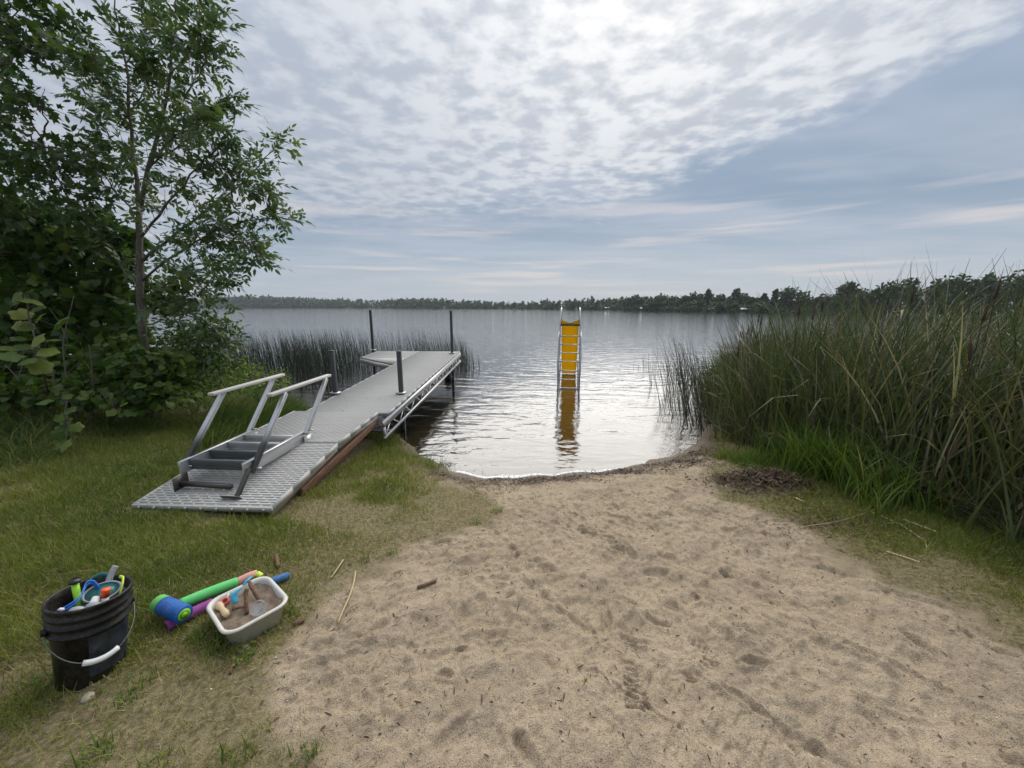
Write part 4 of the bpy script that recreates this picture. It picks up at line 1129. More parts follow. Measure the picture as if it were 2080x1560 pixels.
# matted longer grass between the lawn and the bushes on the left
def rough_grass(name, label, poly, n, L0, L1, m_, wd, seed, lean=(0.2, 1.0), bend=(0.5, 1.6), seg=4, rlo=0.0, rhi=1.0, az=None):
    r_ = np.random.default_rng(seed)
    xs, ys = [p[0] for p in poly], [p[1] for p in poly]
    X = r_.uniform(min(xs), max(xs), n); Y = r_.uniform(min(ys), max(ys), n)
    sd_ = sdist(X, Y, poly)
    k = (r_.random(n) < smooth(sd_ + 0.25 * fbm(X * 1.8, Y * 1.8, 3, seed), -0.05, 0.35)) & dock_free(X, Y) & in_view(X, Y)
    X, Y, sd_ = X[k], Y[k], sd_[k]; N = len(X)
    cl = fbm(X * 2.2, Y * 2.2, 3, seed + 7)
    L = (L0 + (L1 - L0) * np.clip(sd_ / 0.9, 0, 1)) * np.clip(1 + 0.7 * cl, 0.4, 1.6) * r_.uniform(0.6, 1.2, N)
    a = r_.uniform(0, 6.28, N) if az is None else r_.normal(az, 0.9, N)
    rnd = np.clip(r_.uniform(rlo, rhi, N) - 0.5 * cl, 0, 1)
    V, Fq, rv, hv = ribbons(np.stack([X, Y, ground(X, Y) - 0.01], 1), a, r_.uniform(*lean, N), r_.uniform(*bend, N), L, wd * r_.uniform(0.6, 1.3, N), seg, rnd, r_.uniform(0, 6.28, N))
    return tag(mesh_obj(name, V, Fq, m_, attrs={'rnd': rv}), label, 'grass', kind='stuff')
gp = lambda L: [tuple(gat(*p)[:2]) for p in L]
rough_grass('rough_grass', 'matted longer grass in front of the bushes at left', gp([(-500, 960), (0, 985), (110, 950), (220, 905), (330, 870), (420, 850), (520, 845), (560, 800), (380, 775), (-500, 790)]), 56000, 0.10, 0.50, M_tallgrass, 0.008, 61, (0.3, 1.1), (0.5, 1.5), 4, 0.0, 0.95)
rough_grass('sedge_grass', 'dense arching sedge along the left side of the dock ramp', [(-3.28, 4.3), (-3.25, 5.3), (-3.0, 5.9), (-3.2, 6.6), (-4.3, 7.6), (-5.6, 8.2), (-5.2, 6.4), (-4.4, 5.0), (-3.8, 4.2)], 16000, 0.30, 0.62, M_tallgrass, 0.010, 62, (0.1, 0.8), (0.6, 1.9), 5, 0.0, 0.85, 0.3)
rough_grass('bank_grass', 'long grass on the bank under the near end of the dock', [(-3.0, 5.4), (-1.75, 5.3), (-1.55, 5.6), (-1.9, 6.25), (-2.6, 6.5), (-3.1, 6.3)], 2600, 0.15, 0.36, M_tallgrass, 0.009, 63, (0.1, 0.7), (0.4, 1.5), 4, 0.2, 0.95)

# a few broken grass bits dropped on the deck
N = 60
r_ = np.random.default_rng(8)
X = r_.uniform(-3.1, -2.1, N); Y = np.where(r_.random(N) < 0.6, r_.uniform(3.05, 4.0, N), r_.uniform(5.4, 6.3, N))
Zd = np.where(Y < 4.5, 0.452 + (Y - 3.02) * 0.1207, 0.605 + (Y - 5.11) * 0.0297) + 0.006
V, Fq, rv, hv = ribbons(np.stack([X, Y, Zd], 1), r_.uniform(0, 6.28, N), r_.uniform(0.5, 1.45, N), r_.uniform(0, 0.3, N), r_.uniform(0.02, 0.07, N), np.full(N, 0.005), 2, r_.uniform(0.1, 0.9, N))
tag(mesh_obj('grass_clippings', V, Fq, M_lawn, attrs={'rnd': rv}), 'loose grass clippings scattered on the dock deck', 'clippings', kind='stuff')

# ------------------------------------------------------------------ cattails on the right
CAT = [(4.1, -0.6), (3.85, 0.6), (3.75, 1.2), (3.62, 2.2), (3.50, 2.9), (3.36, 3.7), (3.22, 4.6), (3.20, 5.3), (3.35, 6.0), (3.75, 7.2), (4.9, 9.6), (6.2, 11.2), (9.5, 12.5), (11, 9), (8, 4), (6.2, -0.6)]
def cattails():
    r_ = np.random.default_rng(12)
    n = 42000
    X = r_.uniform(3.1, 10, n); Y = r_.uniform(-0.6, 12.5, n)
    sd_ = sdist(X, Y, CAT)
    wt = smooth(sd_, -0.05, 0.35) * np.exp(-np.clip(sd_ - 0.5, 0, None) / 1.3)
    k = (r_.random(n) < wt) & in_view(X, Y, 0.5, 2.6)
    X, Y, sd_ = X[k], Y[k], sd_[k]; N = len(X)
    gzv = np.maximum(ground(X, Y), -0.4)
    hf = 0.62 + 0.38 * smooth(sd_, 0.0, 0.7)
    thin = smooth(Y, 5.6, 8.6)                      # the far, watery end is lower
    L = r_.uniform(1.45, 2.30, N) * hf * (1 - 0.22 * thin) * (0.82 + 0.26 * smooth(fbm(X * 1.3, Y * 1.3, 2, 90), -0.3, 0.4))
    az = r_.normal(0.15, 1.0, N) + np.where(r_.random(N) < 0.3, 3.14, 0)
    lean = np.abs(r_.normal(0.17, 0.20, N)); bend = r_.gamma(1.8, 0.55, N)
    dead = r_.random(N) < 0.25 + 0.4 * fbm(X * 1.1, Y * 1.1, 3, 95)
    rnd = np.where(dead, r_.uniform(0.72, 0.97, N), np.clip(r_.beta(2, 2.2, N) * 0.72, 0, 1))
    rnd = np.where(r_.random(N) < 0.055, r_.uniform(0.9, 1.0, N), rnd)
    V, Fq, rv, hv = ribbons(np.stack([X, Y, gzv], 1), az, lean, bend, L, r_.uniform(0.012, 0.030, N), 6, rnd, r_.uniform(0, 6.28, N), 2.0, 0.92)
    parts = [(V, Fq, rv)]
    # short dead litter and snapped leaves low down
    m = 6500
    i = r_.integers(0, N, m)
    Bx = np.stack([X[i] - r_.uniform(0, 0.3, m), Y[i], np.maximum(gzv[i], 0) + 0.02], 1)
    V, Fq, rv, hv = ribbons(Bx, r_.uniform(0, 6.28, m), r_.uniform(0.1, 0.9, m), r_.uniform(0.2, 1.8, m), r_.uniform(0.3, 1.1, m), r_.uniform(0.007, 0.014, m), 4, r_.uniform(0.3, 0.98, m), r_.uniform(0, 6.28, m))
    parts.append((V, Fq, rv))
    # broad fresh blades along the front
    m = 900
    i = r_.choice(np.where(sd_ < 0.7)[0], m)
    V, Fq, rv, hv = ribbons(np.stack([X[i] - r_.uniform(0, 0.25, m), Y[i], np.maximum(gzv[i], -0.1)], 1), r_.uniform(0, 6.28, m), np.abs(r_.normal(0.12, 0.15, m)), r_.gamma(1.6, 0.35, m), r_.uniform(0.7, 1.5, m), r_.uniform(0.014, 0.026, m), 6, r_.uniform(0.45, 0.66, m), r_.uniform(0, 6.28, m), 2.0, 0.92)
    parts.append((V, Fq, rv))
    Vm, Fm, rm = merge(parts)
    hb = MB()                                       # brown seed heads
    for j in r_.choice(np.where(sd_ < 1.3)[0], 70):
        hh = r_.uniform(1.25, 1.95) * (1 - 0.2 * thin[j]); q = np.array([X[j], Y[j], gzv[j] + hh]); dq = np.array([r_.normal(0.06, 0.06), r_.normal(0, 0.06), 1.0])
        hb.tube([np.array([X[j], Y[j], gzv[j]]), q], [0.005, 0.004], 5, False)
        hb.tube([q, q + dq * 0.01, q + dq * 0.14, q + dq * 0.15], [0.004, 0.012, 0.012, 0.003], 7)
        hb.tube([q + dq * 0.15, q + dq * 0.28], [0.003, 0.001], 4, False)
    tag(hb.build('cattail_heads', plain('cattail_brown', (0.055, 0.03, 0.018), 0.85), None, True), 'brown cattail seed heads among the leaves on the right bank', 'cattail heads', kind='stuff')
    tag(mesh_obj('cattail_stand', Vm, Fm, M_cattail, attrs={'rnd': rm}), 'tall dense dark green cattail stand on the right bank', 'cattails', kind='stuff')
    return N
n_c = cattails()
# the watery fringe of thin bulrush stems
def bulrushes(name, label, poly, n, L0, L1, az, seed, wd=0.010, lean=0.10, toward=None):
    r_ = np.random.default_rng(seed)
    xs, ys = [p[0] for p in poly], [p[1] for p in poly]
    X = r_.uniform(min(xs), max(xs), n * 3); Y = r_.uniform(min(ys), max(ys), n * 3)
    sd_ = sdist(X, Y, poly)
    k = r_.random(n * 3) < smooth(sd_, -0.15, 0.6) * (0.35 + 0.65 * smooth(fbm(X * 1.1, Y * 1.1, 3, seed), -0.25, 0.2))
    if toward is not None: k &= r_.random(n * 3) < np.exp(-np.clip(-sdist(X, Y, toward), 0, None) / 0.42)
    X, Y, sd_ = X[k][:n], Y[k][:n], sd_[k][:n]; N = len(X)
    L = r_.uniform(L0, L1, N) * (0.5 + 0.5 * smooth(sd_, -0.1, 0.8))
    V, Fq, rv, hv = ribbons(np.stack([X, Y, np.full(N, -0.12)], 1), r_.normal(az, 0.7, N), np.abs(r_.normal(lean, 0.06, N)), r_.gamma(2, 0.13, N), L + 0.12, wd * r_.uniform(0.6, 1.2, N), 4, r_.random(N), r_.normal(0, 0.5, N), 1.8, 0.8)
    return tag(mesh_obj(name, V, Fq, M_bulrush, attrs={'rnd': rv}), label, 'bulrushes', kind='stuff')
bulrushes('bulrush_fringe', 'thin bulrush stems standing in the water at the tip of the cattails', [(2.95, 5.9), (2.85, 7.0), (3.0, 8.3), (3.4, 9.8), (4.0, 11.6), (6.4, 12.6), (5.2, 9.6), (4.1, 7.2), (3.5, 6.0)], 2600, 0.9, 1.75, 2.6, 71, 0.010, 0.22, CAT)
bulrushes('bulrush_bed', 'wide bed of dark bulrushes in the water behind and left of the dock', [(-1.2, 12.6), (-1.0, 13.6), (-1.9, 15.3), (-5, 16.3), (-9.5, 16.5), (-13, 15.0), (-11.5, 12.2), (-8.2, 10.8), (-5.0, 9.6), (-4.6, 8.8), (-4.4, 10.2), (-4.9, 11.4), (-4.6, 12.4)], 3600, 0.75, 1.4, 3.0, 72)
bulrushes('bulrush_patch', 'sparse thin bulrushes near the right of the slide', [(4.2, 12.5), (4.4, 13.8), (5.4, 14), (5.2, 12.6)], 40, 0.5, 0.9, 2.6, 73, 0.008)
# bright reed grass in front of the cattails
rough_grass('reed_grass', 'bright green reed grass clump in front of the cattails', [(3.02, 2.9), (2.95, 3.9), (2.98, 4.8), (3.3, 4.9), (3.6, 3.9), (3.7, 2.9)], 3000, 0.35, 1.05, M_lush, 0.015, 64, (0.05, 0.5), (0.3, 1.4), 5, 0.0, 0.9)
rough_grass('shore_grass', 'bright green grass at the corner where the cattails meet the water', [(2.72, 4.35), (2.75, 5.0), (3.05, 5.35), (3.25, 5.0), (3.2, 4.3), (2.95, 4.1)], 2600, 0.12, 0.36, M_lush, 0.009, 65, (0.1, 0.8), (0.3, 1.4), 4, 0.0, 1.0)
# flattened cattail leaves lying along the front of the stand
r_ = np.random.default_rng(14)
N = 420
tq = r_.random(N)
fa, fb = gat(1530, 905), gat(2060, 1120)
X = fa[0] + (fb[0] - fa[0]) * tq + r_.normal(0, 0.10, N); Y = fa[1] + (fb[1] - fa[1]) * tq + r_.normal(0, 0.14, N)
dirn = math.atan2(fa[1] - fb[1], fa[0] - fb[0])
V, Fq, rv, hv = ribbons(np.stack([X + 0.25, Y, ground(X, Y) + r_.uniform(0.01, 0.12, N)], 1), r_.normal(dirn, 0.22, N), r_.uniform(1.30, 1.56, N), r_.uniform(0.0, 0.25, N), r_.uniform(0.6, 1.6, N), r_.uniform(0.008, 0.014, N), 5, np.where(r_.random(N) < 0.3, r_.uniform(0.8, 1, N), r_.uniform(0, 0.7, N)), None)
tag(mesh_obj('flattened_cattails', V, Fq, M_cattail, attrs={'rnd': rv}), 'flattened cattail leaves lying along the front of the stand', 'cattail leaves', kind='stuff')

# ------------------------------------------------------------------ dead leaves, wrack, foam
def litter(name, label, X, Y, L, W, m_, seed, rnd, zoff=0.006, tilt=0.5, shape=LANCE):
    r_ = np.random.default_rng(seed); N = len(X)
    a = r_.uniform(0, 6.28, N)
    D = np.stack([np.cos(a), np.sin(a), r_.normal(0, tilt * 0.5, N)], 1)
    Nn = np.stack([r_.normal(0, tilt, N), r_.normal(0, tilt, N), np.ones(N)], 1)
    V, Fq, rv = leaves(np.stack([X, Y, surf(X, Y) + zoff], 1), D, Nn, L, W, shape, rnd)
    return tag(mesh_obj(name, V, Fq, m_, attrs={'rnd': rv}), label, 'plant litter', kind='stuff')
r_ = np.random.default_rng(15)
N = 3600
X = MULCH[0] + r_.normal(0, 0.27, N); Y = MULCH[1] + r_.normal(0, 0.17, N)
litter('dead_leaf_pile', 'heap of dark brown dead leaves at the right of the beach', X, Y, r_.uniform(0.02, 0.07, N), r_.uniform(0.008, 0.022, N), M_deadleaf, 16, r_.beta(1.3, 2.2, N), r_.uniform(0.0, 0.03, N), 0.7)
N = 900
X = 2.75 + r_.normal(0, 0.24, N); Y = 2.85 + r_.normal(0, 0.16, N)
litter('dry_leaf_scatter', 'scatter of dry tan leaf bits in the right grass patch', X, Y, r_.uniform(0.015, 0.05, N), r_.uniform(0.005, 0.014, N), M_deadleaf, 17, r_.beta(2.5, 1.5, N), 0.008, 0.5)
n = 90000
X = r_.uniform(-1.6, 3.2, n); Y = r_.uniform(0.9, 5.2, n)
sh = sdist(X, Y, LAND); sdv = sand_sd(X, Y)
pw = 0.42 * smooth(sh, 0.08, 0.2) * smooth(0.8 - sh + 0.5 * fbm(X * 3, Y * 3, 3, 65), 0, 0.5) + 0.022 + 0.05 * smooth(fbm(X * 1.7, Y * 1.7, 3, 97), 0.1, 0.4)
k = (r_.random(n) < pw) & (sh > 0.06) & (sdv > -0.15)
X, Y = X[k], Y[k]; N = len(X)
litter('shore_debris', 'dark bits of bark, leaf and reed scattered over the sand and wrack line', X, Y, r_.gamma(2, 0.010, N) + 0.006, r_.uniform(0.003, 0.011, N), M_deadleaf, 18, r_.beta(1.2, 2.0, N), 0.004, 0.3)
n = 40000
X = r_.uniform(-1.1, 3.0, n); Y = r_.uniform(4.0, 5.7, n); sh = sdist(X, Y, LAND)
k = (sh > 0.10) & (r_.random(n) < 0.55 * smooth(0.55 + 0.25 * smooth(X, 0.8, 2.6) - sh + 0.5 * fbm(X * 2.6, Y * 4, 3, 68), 0, 0.45) * (0.15 + 0.85 * smooth(fbm(X * 5, Y * 8, 3, 69), -0.15, 0.2)))
X, Y = X[k], Y[k]; N = len(X)
litter('wrack_litter', 'band of dark leaf and bark litter washed up above the waterline', X, Y, r_.gamma(2.5, 0.011, N) + 0.008, r_.uniform(0.006, 0.016, N), M_deadleaf, 28, r_.beta(1.2, 1.8, N), 0.006, 0.7)
N = 1500
X = r_.uniform(-2.4, 2.9, N); Y = r_.uniform(0.9, 3.6, N); k = sand_sd(X, Y) > -0.8
X, Y = X[k], Y[k]; N = len(X)
litter('dry_grass_bits', 'thin dry grass bits strewn over the sand', X, Y, r_.uniform(0.02, 0.07, N), r_.uniform(0.002, 0.0035, N), M_deadleaf, 19, r_.uniform(0.75, 1.0, N), 0.005, 0.15)
# foam line
def blob_mesh(P, Rr, squash):
    V0 = np.array([(0, 0, 1), (0.894, 0, 0.447), (0.276, 0.851, 0.447), (-0.724, 0.526, 0.447), (-0.724, -0.526, 0.447), (0.276, -0.851, 0.447),
                   (0.724, 0.526, -0.447), (-0.276, 0.851, -0.447), (-0.894, 0, -0.447), (-0.276, -0.851, -0.447), (0.724, -0.526, -0.447), (0, 0, -1)])
    F0 = np.array([(0, 1, 2), (0, 2, 3), (0, 3, 4), (0, 4, 5), (0, 5, 1), (1, 6, 2), (2, 7, 3), (3, 8, 4), (4, 9, 5), (5, 10, 1), (6, 7, 2), (7, 8, 3), (8, 9, 4), (9, 10, 5), (10, 6, 1), (11, 7, 6), (11, 8, 7), (11, 9, 8), (11, 10, 9), (11, 6, 10)])
    V = P[:, None, :] + V0[None] * Rr[:, None, None] * np.array([1.3, 1, squash])
    return V.reshape(-1, 3), ((np.arange(len(P)) * 12)[:, None, None] + F0[None]).reshape(-1, 3)
N = 2600
X = r_.uniform(-1.8, 3.0, N); Y = r_.uniform(0.9, 4.6, N); k = (sand_sd(X, Y) > -0.2) & (sdist(X, Y, LAND) > 0.05)
X, Y = X[k], Y[k]; N = len(X)
V, Fq = blob_mesh(np.stack([X, Y, surf(X, Y) + 0.001], 1), np.minimum(r_.gamma(2, 0.0010, N) + 0.0012, 0.0045), 0.7)
tag(mesh_obj('pebbles', V, Fq, leaf_mat('pebble', [(0.0, (0.16, 0.13, 0.10)), (0.6, (0.42, 0.36, 0.28)), (1.0, (0.7, 0.66, 0.58))], 0.0, 0.8), attrs={'rnd': np.repeat(r_.random(N), 12)}), 'tiny pebbles and shell bits in the sand', 'pebbles', kind='stuff')
fl = np.array([(-0.72, 4.62), (-0.5, 4.55), (-0.25, 4.52), (0.05, 4.52), (0.35, 4.56), (0.65, 4.63), (1.0, 4.72), (1.35, 4.83), (1.8, 4.99)])
N = 2600
X = np.interp(r_.random(N) ** 1.4 * (len(fl) - 1), np.arange(len(fl)), fl[:, 0])
yy = np.linspace(4.0, 5.4, 141)
cand = ground(np.repeat(X, 141), np.tile(yy, N)).reshape(N, 141)
Y = yy[np.argmax(cand < 0.004, axis=1)] + 0.03 + 0.012 * np.sin(X * 9) + r_.normal(0, 1, N) * (0.010 + 0.030 * smooth(0.6 - X, 0, 1.2) * smooth(fbm(X * 4, X * 0, 3, 3), -0.3, 0.3))
m_foam = plain('foam', (0.86, 0.86, 0.84), 0.5, 0, 0.04)
V, Fq = blob_mesh(np.stack([X, Y - 0.03, np.maximum(ground(X, Y - 0.03), 0) + 0.004], 1), r_.gamma(3, 0.0035, N), 0.5)
k = smooth(fbm(X * 4.3, X * 0 + 3, 3, 8) + 0.40 * smooth(0.35 - X, -0.2, 0.7), -0.02, 0.20) > r_.random(N)
V, Fq = blob_mesh(np.stack([X, Y - 0.03, np.maximum(ground(X, Y - 0.03), 0) + 0.004], 1)[k], r_.gamma(3, 0.0035, N)[k], 0.5)
tag(mesh_obj('foam_line', V, Fq, m_foam, smooth_sh=True), 'white foam line along the water edge', 'foam', kind='stuff')

# ------------------------------------------------------------------ trees and bushes on the left bank
tr_ = np.random.default_rng(44)
def limb(b, P, r0, r1, k=7, n=10, wob=0.02):
    Q = smooth_path(P, n); Q[1:-1] += tr_.normal(0, wob, (n - 2, 3))
    b.tube(Q, np.linspace(r0, r1, n), k)
    return Q
def compound_leaf(r_, n_pairs=3):
    """one leaf of paired leaflets along a stalk, pointing along +y, in the xy plane"""
    L = 0.20; parts = []
    P, D, Ls, Ws = [], [], [], []
    for i in range(n_pairs):
        yy = L * (0.35 + 0.6 * i / n_pairs)
        for sx in (-1, 1):
            P.append((0, yy + r_.normal(0, 0.006), 0)); D.append((sx * r_.uniform(0.7, 1.0), r_.uniform(0.55, 0.9), r_.uniform(-0.45, 0.05)))
            Ls.append(r_.uniform(0.075, 0.10)); Ws.append(r_.uniform(0.034, 0.046))
    P.append((0, L, 0)); D.append((r_.normal(0, 0.15), 1, -0.2)); Ls.append(0.105); Ws.append(0.044)
    V, Fq, _ = leaves(np.array(P), np.array(D), np.tile((0, 0, 1.0), (len(P), 1)) + r_.normal(0, 0.25, (len(P), 3)), np.array(Ls), np.array(Ws), LANCE, np.zeros(len(P)))
    st_ = np.array([(-0.0015, 0, 0), (0.0015, 0, 0), (0.001, L, 0), (-0.001, L, 0)])
    return np.concatenate([V, st_]), np.concatenate([Fq, np.array([[len(V), len(V) + 1, len(V) + 2, len(V) + 3]])])
CL = [compound_leaf(tr_, k) for k in (2, 3, 3, 3)]
def place(proto, P, D, Nn, S, rnd):
    """copies of a leaf (y along D, z along Nn) joined into one mesh"""
    V0, F0 = proto
    Dn, Sx, U = rot_frame(D, Nn)
    V = P[:, None, :] + S[:, None, None] * (V0[None, :, 0:1] * Sx[:, None, :] + V0[None, :, 1:2] * Dn[:, None, :] + V0[None, :, 2:3] * U[:, None, :])
    return V.reshape(-1, 3), ((np.arange(len(P)) * len(V0))[:, None, None] + F0[None]).reshape(-1, F0.shape[1]), np.repeat(rnd, len(V0))
def leaf_objects(parent, base, protos, mt, P, D, Nn, S, name='leaf'):
    mes = []
    for V0, F0 in protos:
        for rv in (0.15, 0.5, 0.85):
            me_o = mesh_obj(name, V0, F0, mt, attrs={'rnd': np.full(len(V0), rv)}); mes.append(me_o.data); bpy.data.objects.remove(me_o)
    Dn, Sx, U = rot_frame(D, Nn)
    for i in range(len(P)):
        M = Matrix((Vector(Sx[i] * S[i]), Vector(Dn[i] * S[i]), Vector(U[i] * S[i]))).transposed().to_4x4(); M.translation = Vector(P[i] - base)
        from_mesh(name, mes[int(tr_.integers(0, len(mes)))], parent, M)

def ash_tree():
    base = atd(300, 838, 6.0); base[2] = gz(base[0], base[1]) - 0.05
    t = thing('ash_tree', base, 'slender young tree with narrow paired leaves standing left of the dock', 'tree')
    b = MB(); twigs = []
    def pth(L, d0, dd): return [atd(px, py, d0 + dd * i / max(1, len(L) - 1)) - base for i, (px, py) in enumerate(L)]
    trunk = [base * 0] + pth([(297, 760), (291, 690), (286, 600), (281, 500), (283, 430)], 6.0, 0.0)
    limb(b, trunk, 0.062, 0.040, 10, 16, 0.006)
    spec = [([(283, 430), (272, 330), (264, 230), (255, 130), (238, 20), (225, -60)], 0.032, 6.0, 0.2), ([(283, 430), (300, 340), (325, 250), (345, 150), (355, 60), (362, -60)], 0.034, 6.0, -0.2),
            ([(288, 480), (340, 410), (420, 320), (472, 262)], 0.022, 6.0, -0.5), ([(290, 530), (360, 470), (450, 405), (520, 345), (562, 295)], 0.024, 6.0, 0.3),
            ([(288, 570), (380, 500), (480, 450), (575, 442)], 0.020, 6.0, -0.3), ([(290, 610), (370, 560), (440, 535), (520, 500)], 0.018, 6.0, 0.4),
            ([(292, 640), (350, 610), (410, 590), (460, 560)], 0.014, 6.0, -0.5), ([(293, 660), (350, 650), (410, 665), (462, 690)], 0.012, 6.0, 0.0),
            ([(270, 330), (225, 280), (185, 215), (150, 150)], 0.014, 6.1, 0.4), ([(264, 240), (215, 180), (175, 120), (150, 60)], 0.013, 6.1, -0.2),
            ([(282, 440), (230, 385), (190, 330), (165, 300)], 0.014, 6.0, 0.3), ([(325, 250), (385, 190), (425, 110), (432, 80)], 0.014, 5.9, -0.3),
            ([(345, 150), (390, 100), (405, 40), (415, -20)], 0.012, 5.8, 0.0), ([(300, 340), (370, 290), (440, 240), (470, 205)], 0.015, 5.9, 0.2),
            ([(255, 130), (300, 60), (320, -20)], 0.012, 6.2, 0.2), ([(300, 345), (340, 290), (380, 260), (410, 240)], 0.012, 5.9, -0.6), ([(264, 230), (300, 170), (310, 110)], 0.010, 6.2, -0.4),
            ([(286, 590), (240, 540), (205, 470), (190, 440)], 0.014, 6.0, 0.2), ([(360, 470), (430, 470), (500, 495), (530, 520)], 0.010, 6.1, -0.2), ([(420, 320), (450, 330), (500, 370), (540, 400)], 0.009, 5.7, 0.1)]
    for L, r0, d0, dd in spec:
        Q = limb(b, pth(L, d0, dd), r0, 0.004, 6, 16, 0.012)
        n = len(Q)
        for i in range(3, n):
            for _ in range(2):
                f = tr_.random(); p = Q[i - 1] * (1 - f) + Q[i] * f
                dv = Q[i] - Q[i - 1]; dv /= np.linalg.norm(dv)
                d2 = dv * tr_.uniform(0.2, 1.0) + tr_.normal(0, 0.55, 3) + np.array([0.05, 0, 0.15]); d2 /= np.linalg.norm(d2)
                Lw = tr_.uniform(0.15, 0.48) * (1.1 - 0.4 * i / n)
                e = p + d2 * Lw
                b.tube([p, (p + e) / 2 + tr_.normal(0, 0.01, 3), e], [0.005, 0.0035, 0.002], 4, False)
                twigs.append((p, e))
        twigs.append((Q[-2], Q[-1]))
    b.build('trunk', M_bark, t, True)
    P, D = [], []
    for p, e in twigs:
        L = np.linalg.norm(e - p); k = int(2.6 + L * 7); dv = (e - p) / L
        for j in range(k):
            f = tr_.uniform(0.25, 1.02); P.append(p + (e - p) * f)
            D.append(dv * tr_.uniform(0.2, 0.8) + tr_.normal(0, 0.6, 3) + np.array([0, 0, -0.15]))
    P, D = np.array(P), np.array(D); N = len(P)
    Nn = np.tile((0, 0, 1.0), (N, 1)) + tr_.normal(0, 0.45, (N, 3))
    S = tr_.uniform(0.85, 1.35, N)
    near = np.argsort(depth_of(P + base) - 0.003 * 0)[:0]
    # the leaves that show largest, out at the right-hand tips, are parts of their own
    order = np.argsort(-(P[:, 0]) + tr_.normal(0, 0.15, N))
    ind, rest = order[:300], order[300:]
    leaf_objects(t, np.zeros(3), CL, M_ash, P[ind], D[ind], Nn[ind], S[ind])
    ks = tr_.integers(0, 4, len(rest)); parts = []
    for k in range(4):
        q = rest[ks == k]; parts.append(place(CL[k], P[q], D[q], Nn[q], S[q], tr_.beta(2, 2, len(q))))
    V, F, rv = merge(parts)
    o = mesh_obj('crown', V, F, M_ash, t, {'rnd': rv}); o['kind'] = 'stuff'
    return N
n_ash = ash_tree()

def clusters_to_points(cl, dens, r_):
    P, C = [], []
    for px, py, rx, ry, d in cl:
        c = atd(px, py, d); sx, sz = rx * d / FPX, ry * d / FPX
        n = int(dens * (rx * ry) / 1000.0)
        q = r_.normal(size=(n, 3)); q /= np.linalg.norm(q, axis=1)[:, None]; q *= (r_.random(n) ** 0.45)[:, None]
        P.append(c + q * np.array([sx, max(0.35, 0.7 * sx), sz])); C.append(np.tile(c, (n, 1)))
    return np.concatenate(P), np.concatenate(C)
def leafy(name, label, cat, base, cl, dens, shape, mt, L0, W0, seed, stems, n_ind=0, rb=(2, 2.4), up=0.6, mats=None, crown='crown', trunk='trunk', stem_r=0.03):
    r_ = np.random.default_rng(seed)
    base = np.array(base, float)
    t = thing(name, base, label, cat)
    b = MB()
    for P_, r0 in stems:
        Q = limb(b, [np.array(p) - base for p in P_], r0, r0 * 0.35, 7, 12, 0.02)
    # twigs to each cluster
    for px, py, rx, ry, d in cl:
        c = atd(px, py, d) - base
        src = np.array(stems[int(r_.integers(0, len(stems)))][0][-1]) - base if len(stems) else c * 0
        allp = np.concatenate([np.array(s_[0]) - base for s_ in stems])
        src = allp[np.argmin(np.linalg.norm(allp - c, axis=1))]
        limb(b, [src, (src + c) / 2 + r_.normal(0, 0.08, 3), c], stem_r * 0.5, 0.006, 5, 8, 0.02)
        for _ in range(6):
            e = c + r_.normal(0, 0.5, 3) * np.array([rx, rx, ry]) * d / FPX
            b.tube([c, (c + e) / 2 + r_.normal(0, 0.03, 3), e], [0.007, 0.005, 0.003], 4, False)
    b.build(trunk, M_bark, t, True)
    P, C = clusters_to_points(cl, dens, r_)
    k = (P[:, 2] > ground(P[:, 0], P[:, 1]) + 0.03)
    P, C = P[k], C[k]; N = len(P)
    D = (P - C); D /= np.linalg.norm(D, axis=1)[:, None] + 1e-6
    D = D * 0.6 + r_.normal(0, 0.6, (N, 3)) + np.array([0, 0, -0.35])
    Nn = np.tile((0, 0, up), (N, 1)) + r_.normal(0, 0.5, (N, 3))
    L = L0 * r_.uniform(0.65, 1.25, N); Wd = L * W0 / L0
    rnd = r_.beta(*rb, N)
    ind = np.zeros(N, bool)
    if n_ind:
        ind[np.argsort(depth_of(P) + r_.normal(0, 0.1, N))[:n_ind]] = True
        V0 = shape[0] * np.array([1, W0 / L0, W0 / L0]); V0 = V0[:, [1, 0, 2]]
        leaf_objects(t, base, [(V0, shape[1])], mt, P[ind], D[ind], Nn[ind], L[ind])
    V, F, rv = leaves(P[~ind] - base, D[~ind], Nn[~ind], L[~ind], Wd[~ind], shape, rnd[~ind])
    o = mesh_obj(crown, V, F, mt, t, {'rnd': rv})
    o['kind'] = 'stuff'
    return t, N
def gbase(px, d):
    p = atd(px, 700, d); p[2] = gz(p[0], p[1]) - 0.05; return p
bm_ = gbase(-130, 6.2)
leafy('maple_tree', 'dark broadleaf tree hanging in from the top left corner', 'tree', bm_,
      [(20, 40, 90, 60, 5.2), (70, 100, 70, 40, 5.2), (140, 105, 55, 24, 5.0), (190, 118, 26, 16, 4.9), (30, 190, 65, 40, 5.4), (75, 212, 30, 20, 5.3), (10, 250, 45, 30, 5.6), (100, 20, 70, 25, 5.4),
       (40, 325, 95, 50, 5.8), (140, 318, 75, 36, 5.6), (100, 375, 120, 50, 5.8), (195, 330, 36, 22, 5.5), (30, 430, 90, 60, 6.0), (170, 430, 75, 48, 5.8), (-60, 150, 90, 150, 5.8), (-60, 380, 90, 90, 6.0)],
      46, MAPLE, M_maple, 0.115, 0.105, 81,
      [([bm_, atd(-125, 600, 6.2), atd(-110, 400, 6.2), atd(-90, 150, 6.1), atd(-80, -80, 6.0)], 0.14), ([atd(-110, 420, 6.2), atd(-20, 330, 6.0), atd(80, 300, 5.8)], 0.06), ([atd(-95, 200, 6.1), atd(0, 120, 5.6), atd(110, 90, 5.2)], 0.05)], 200, (1.8, 2.8), 0.6)
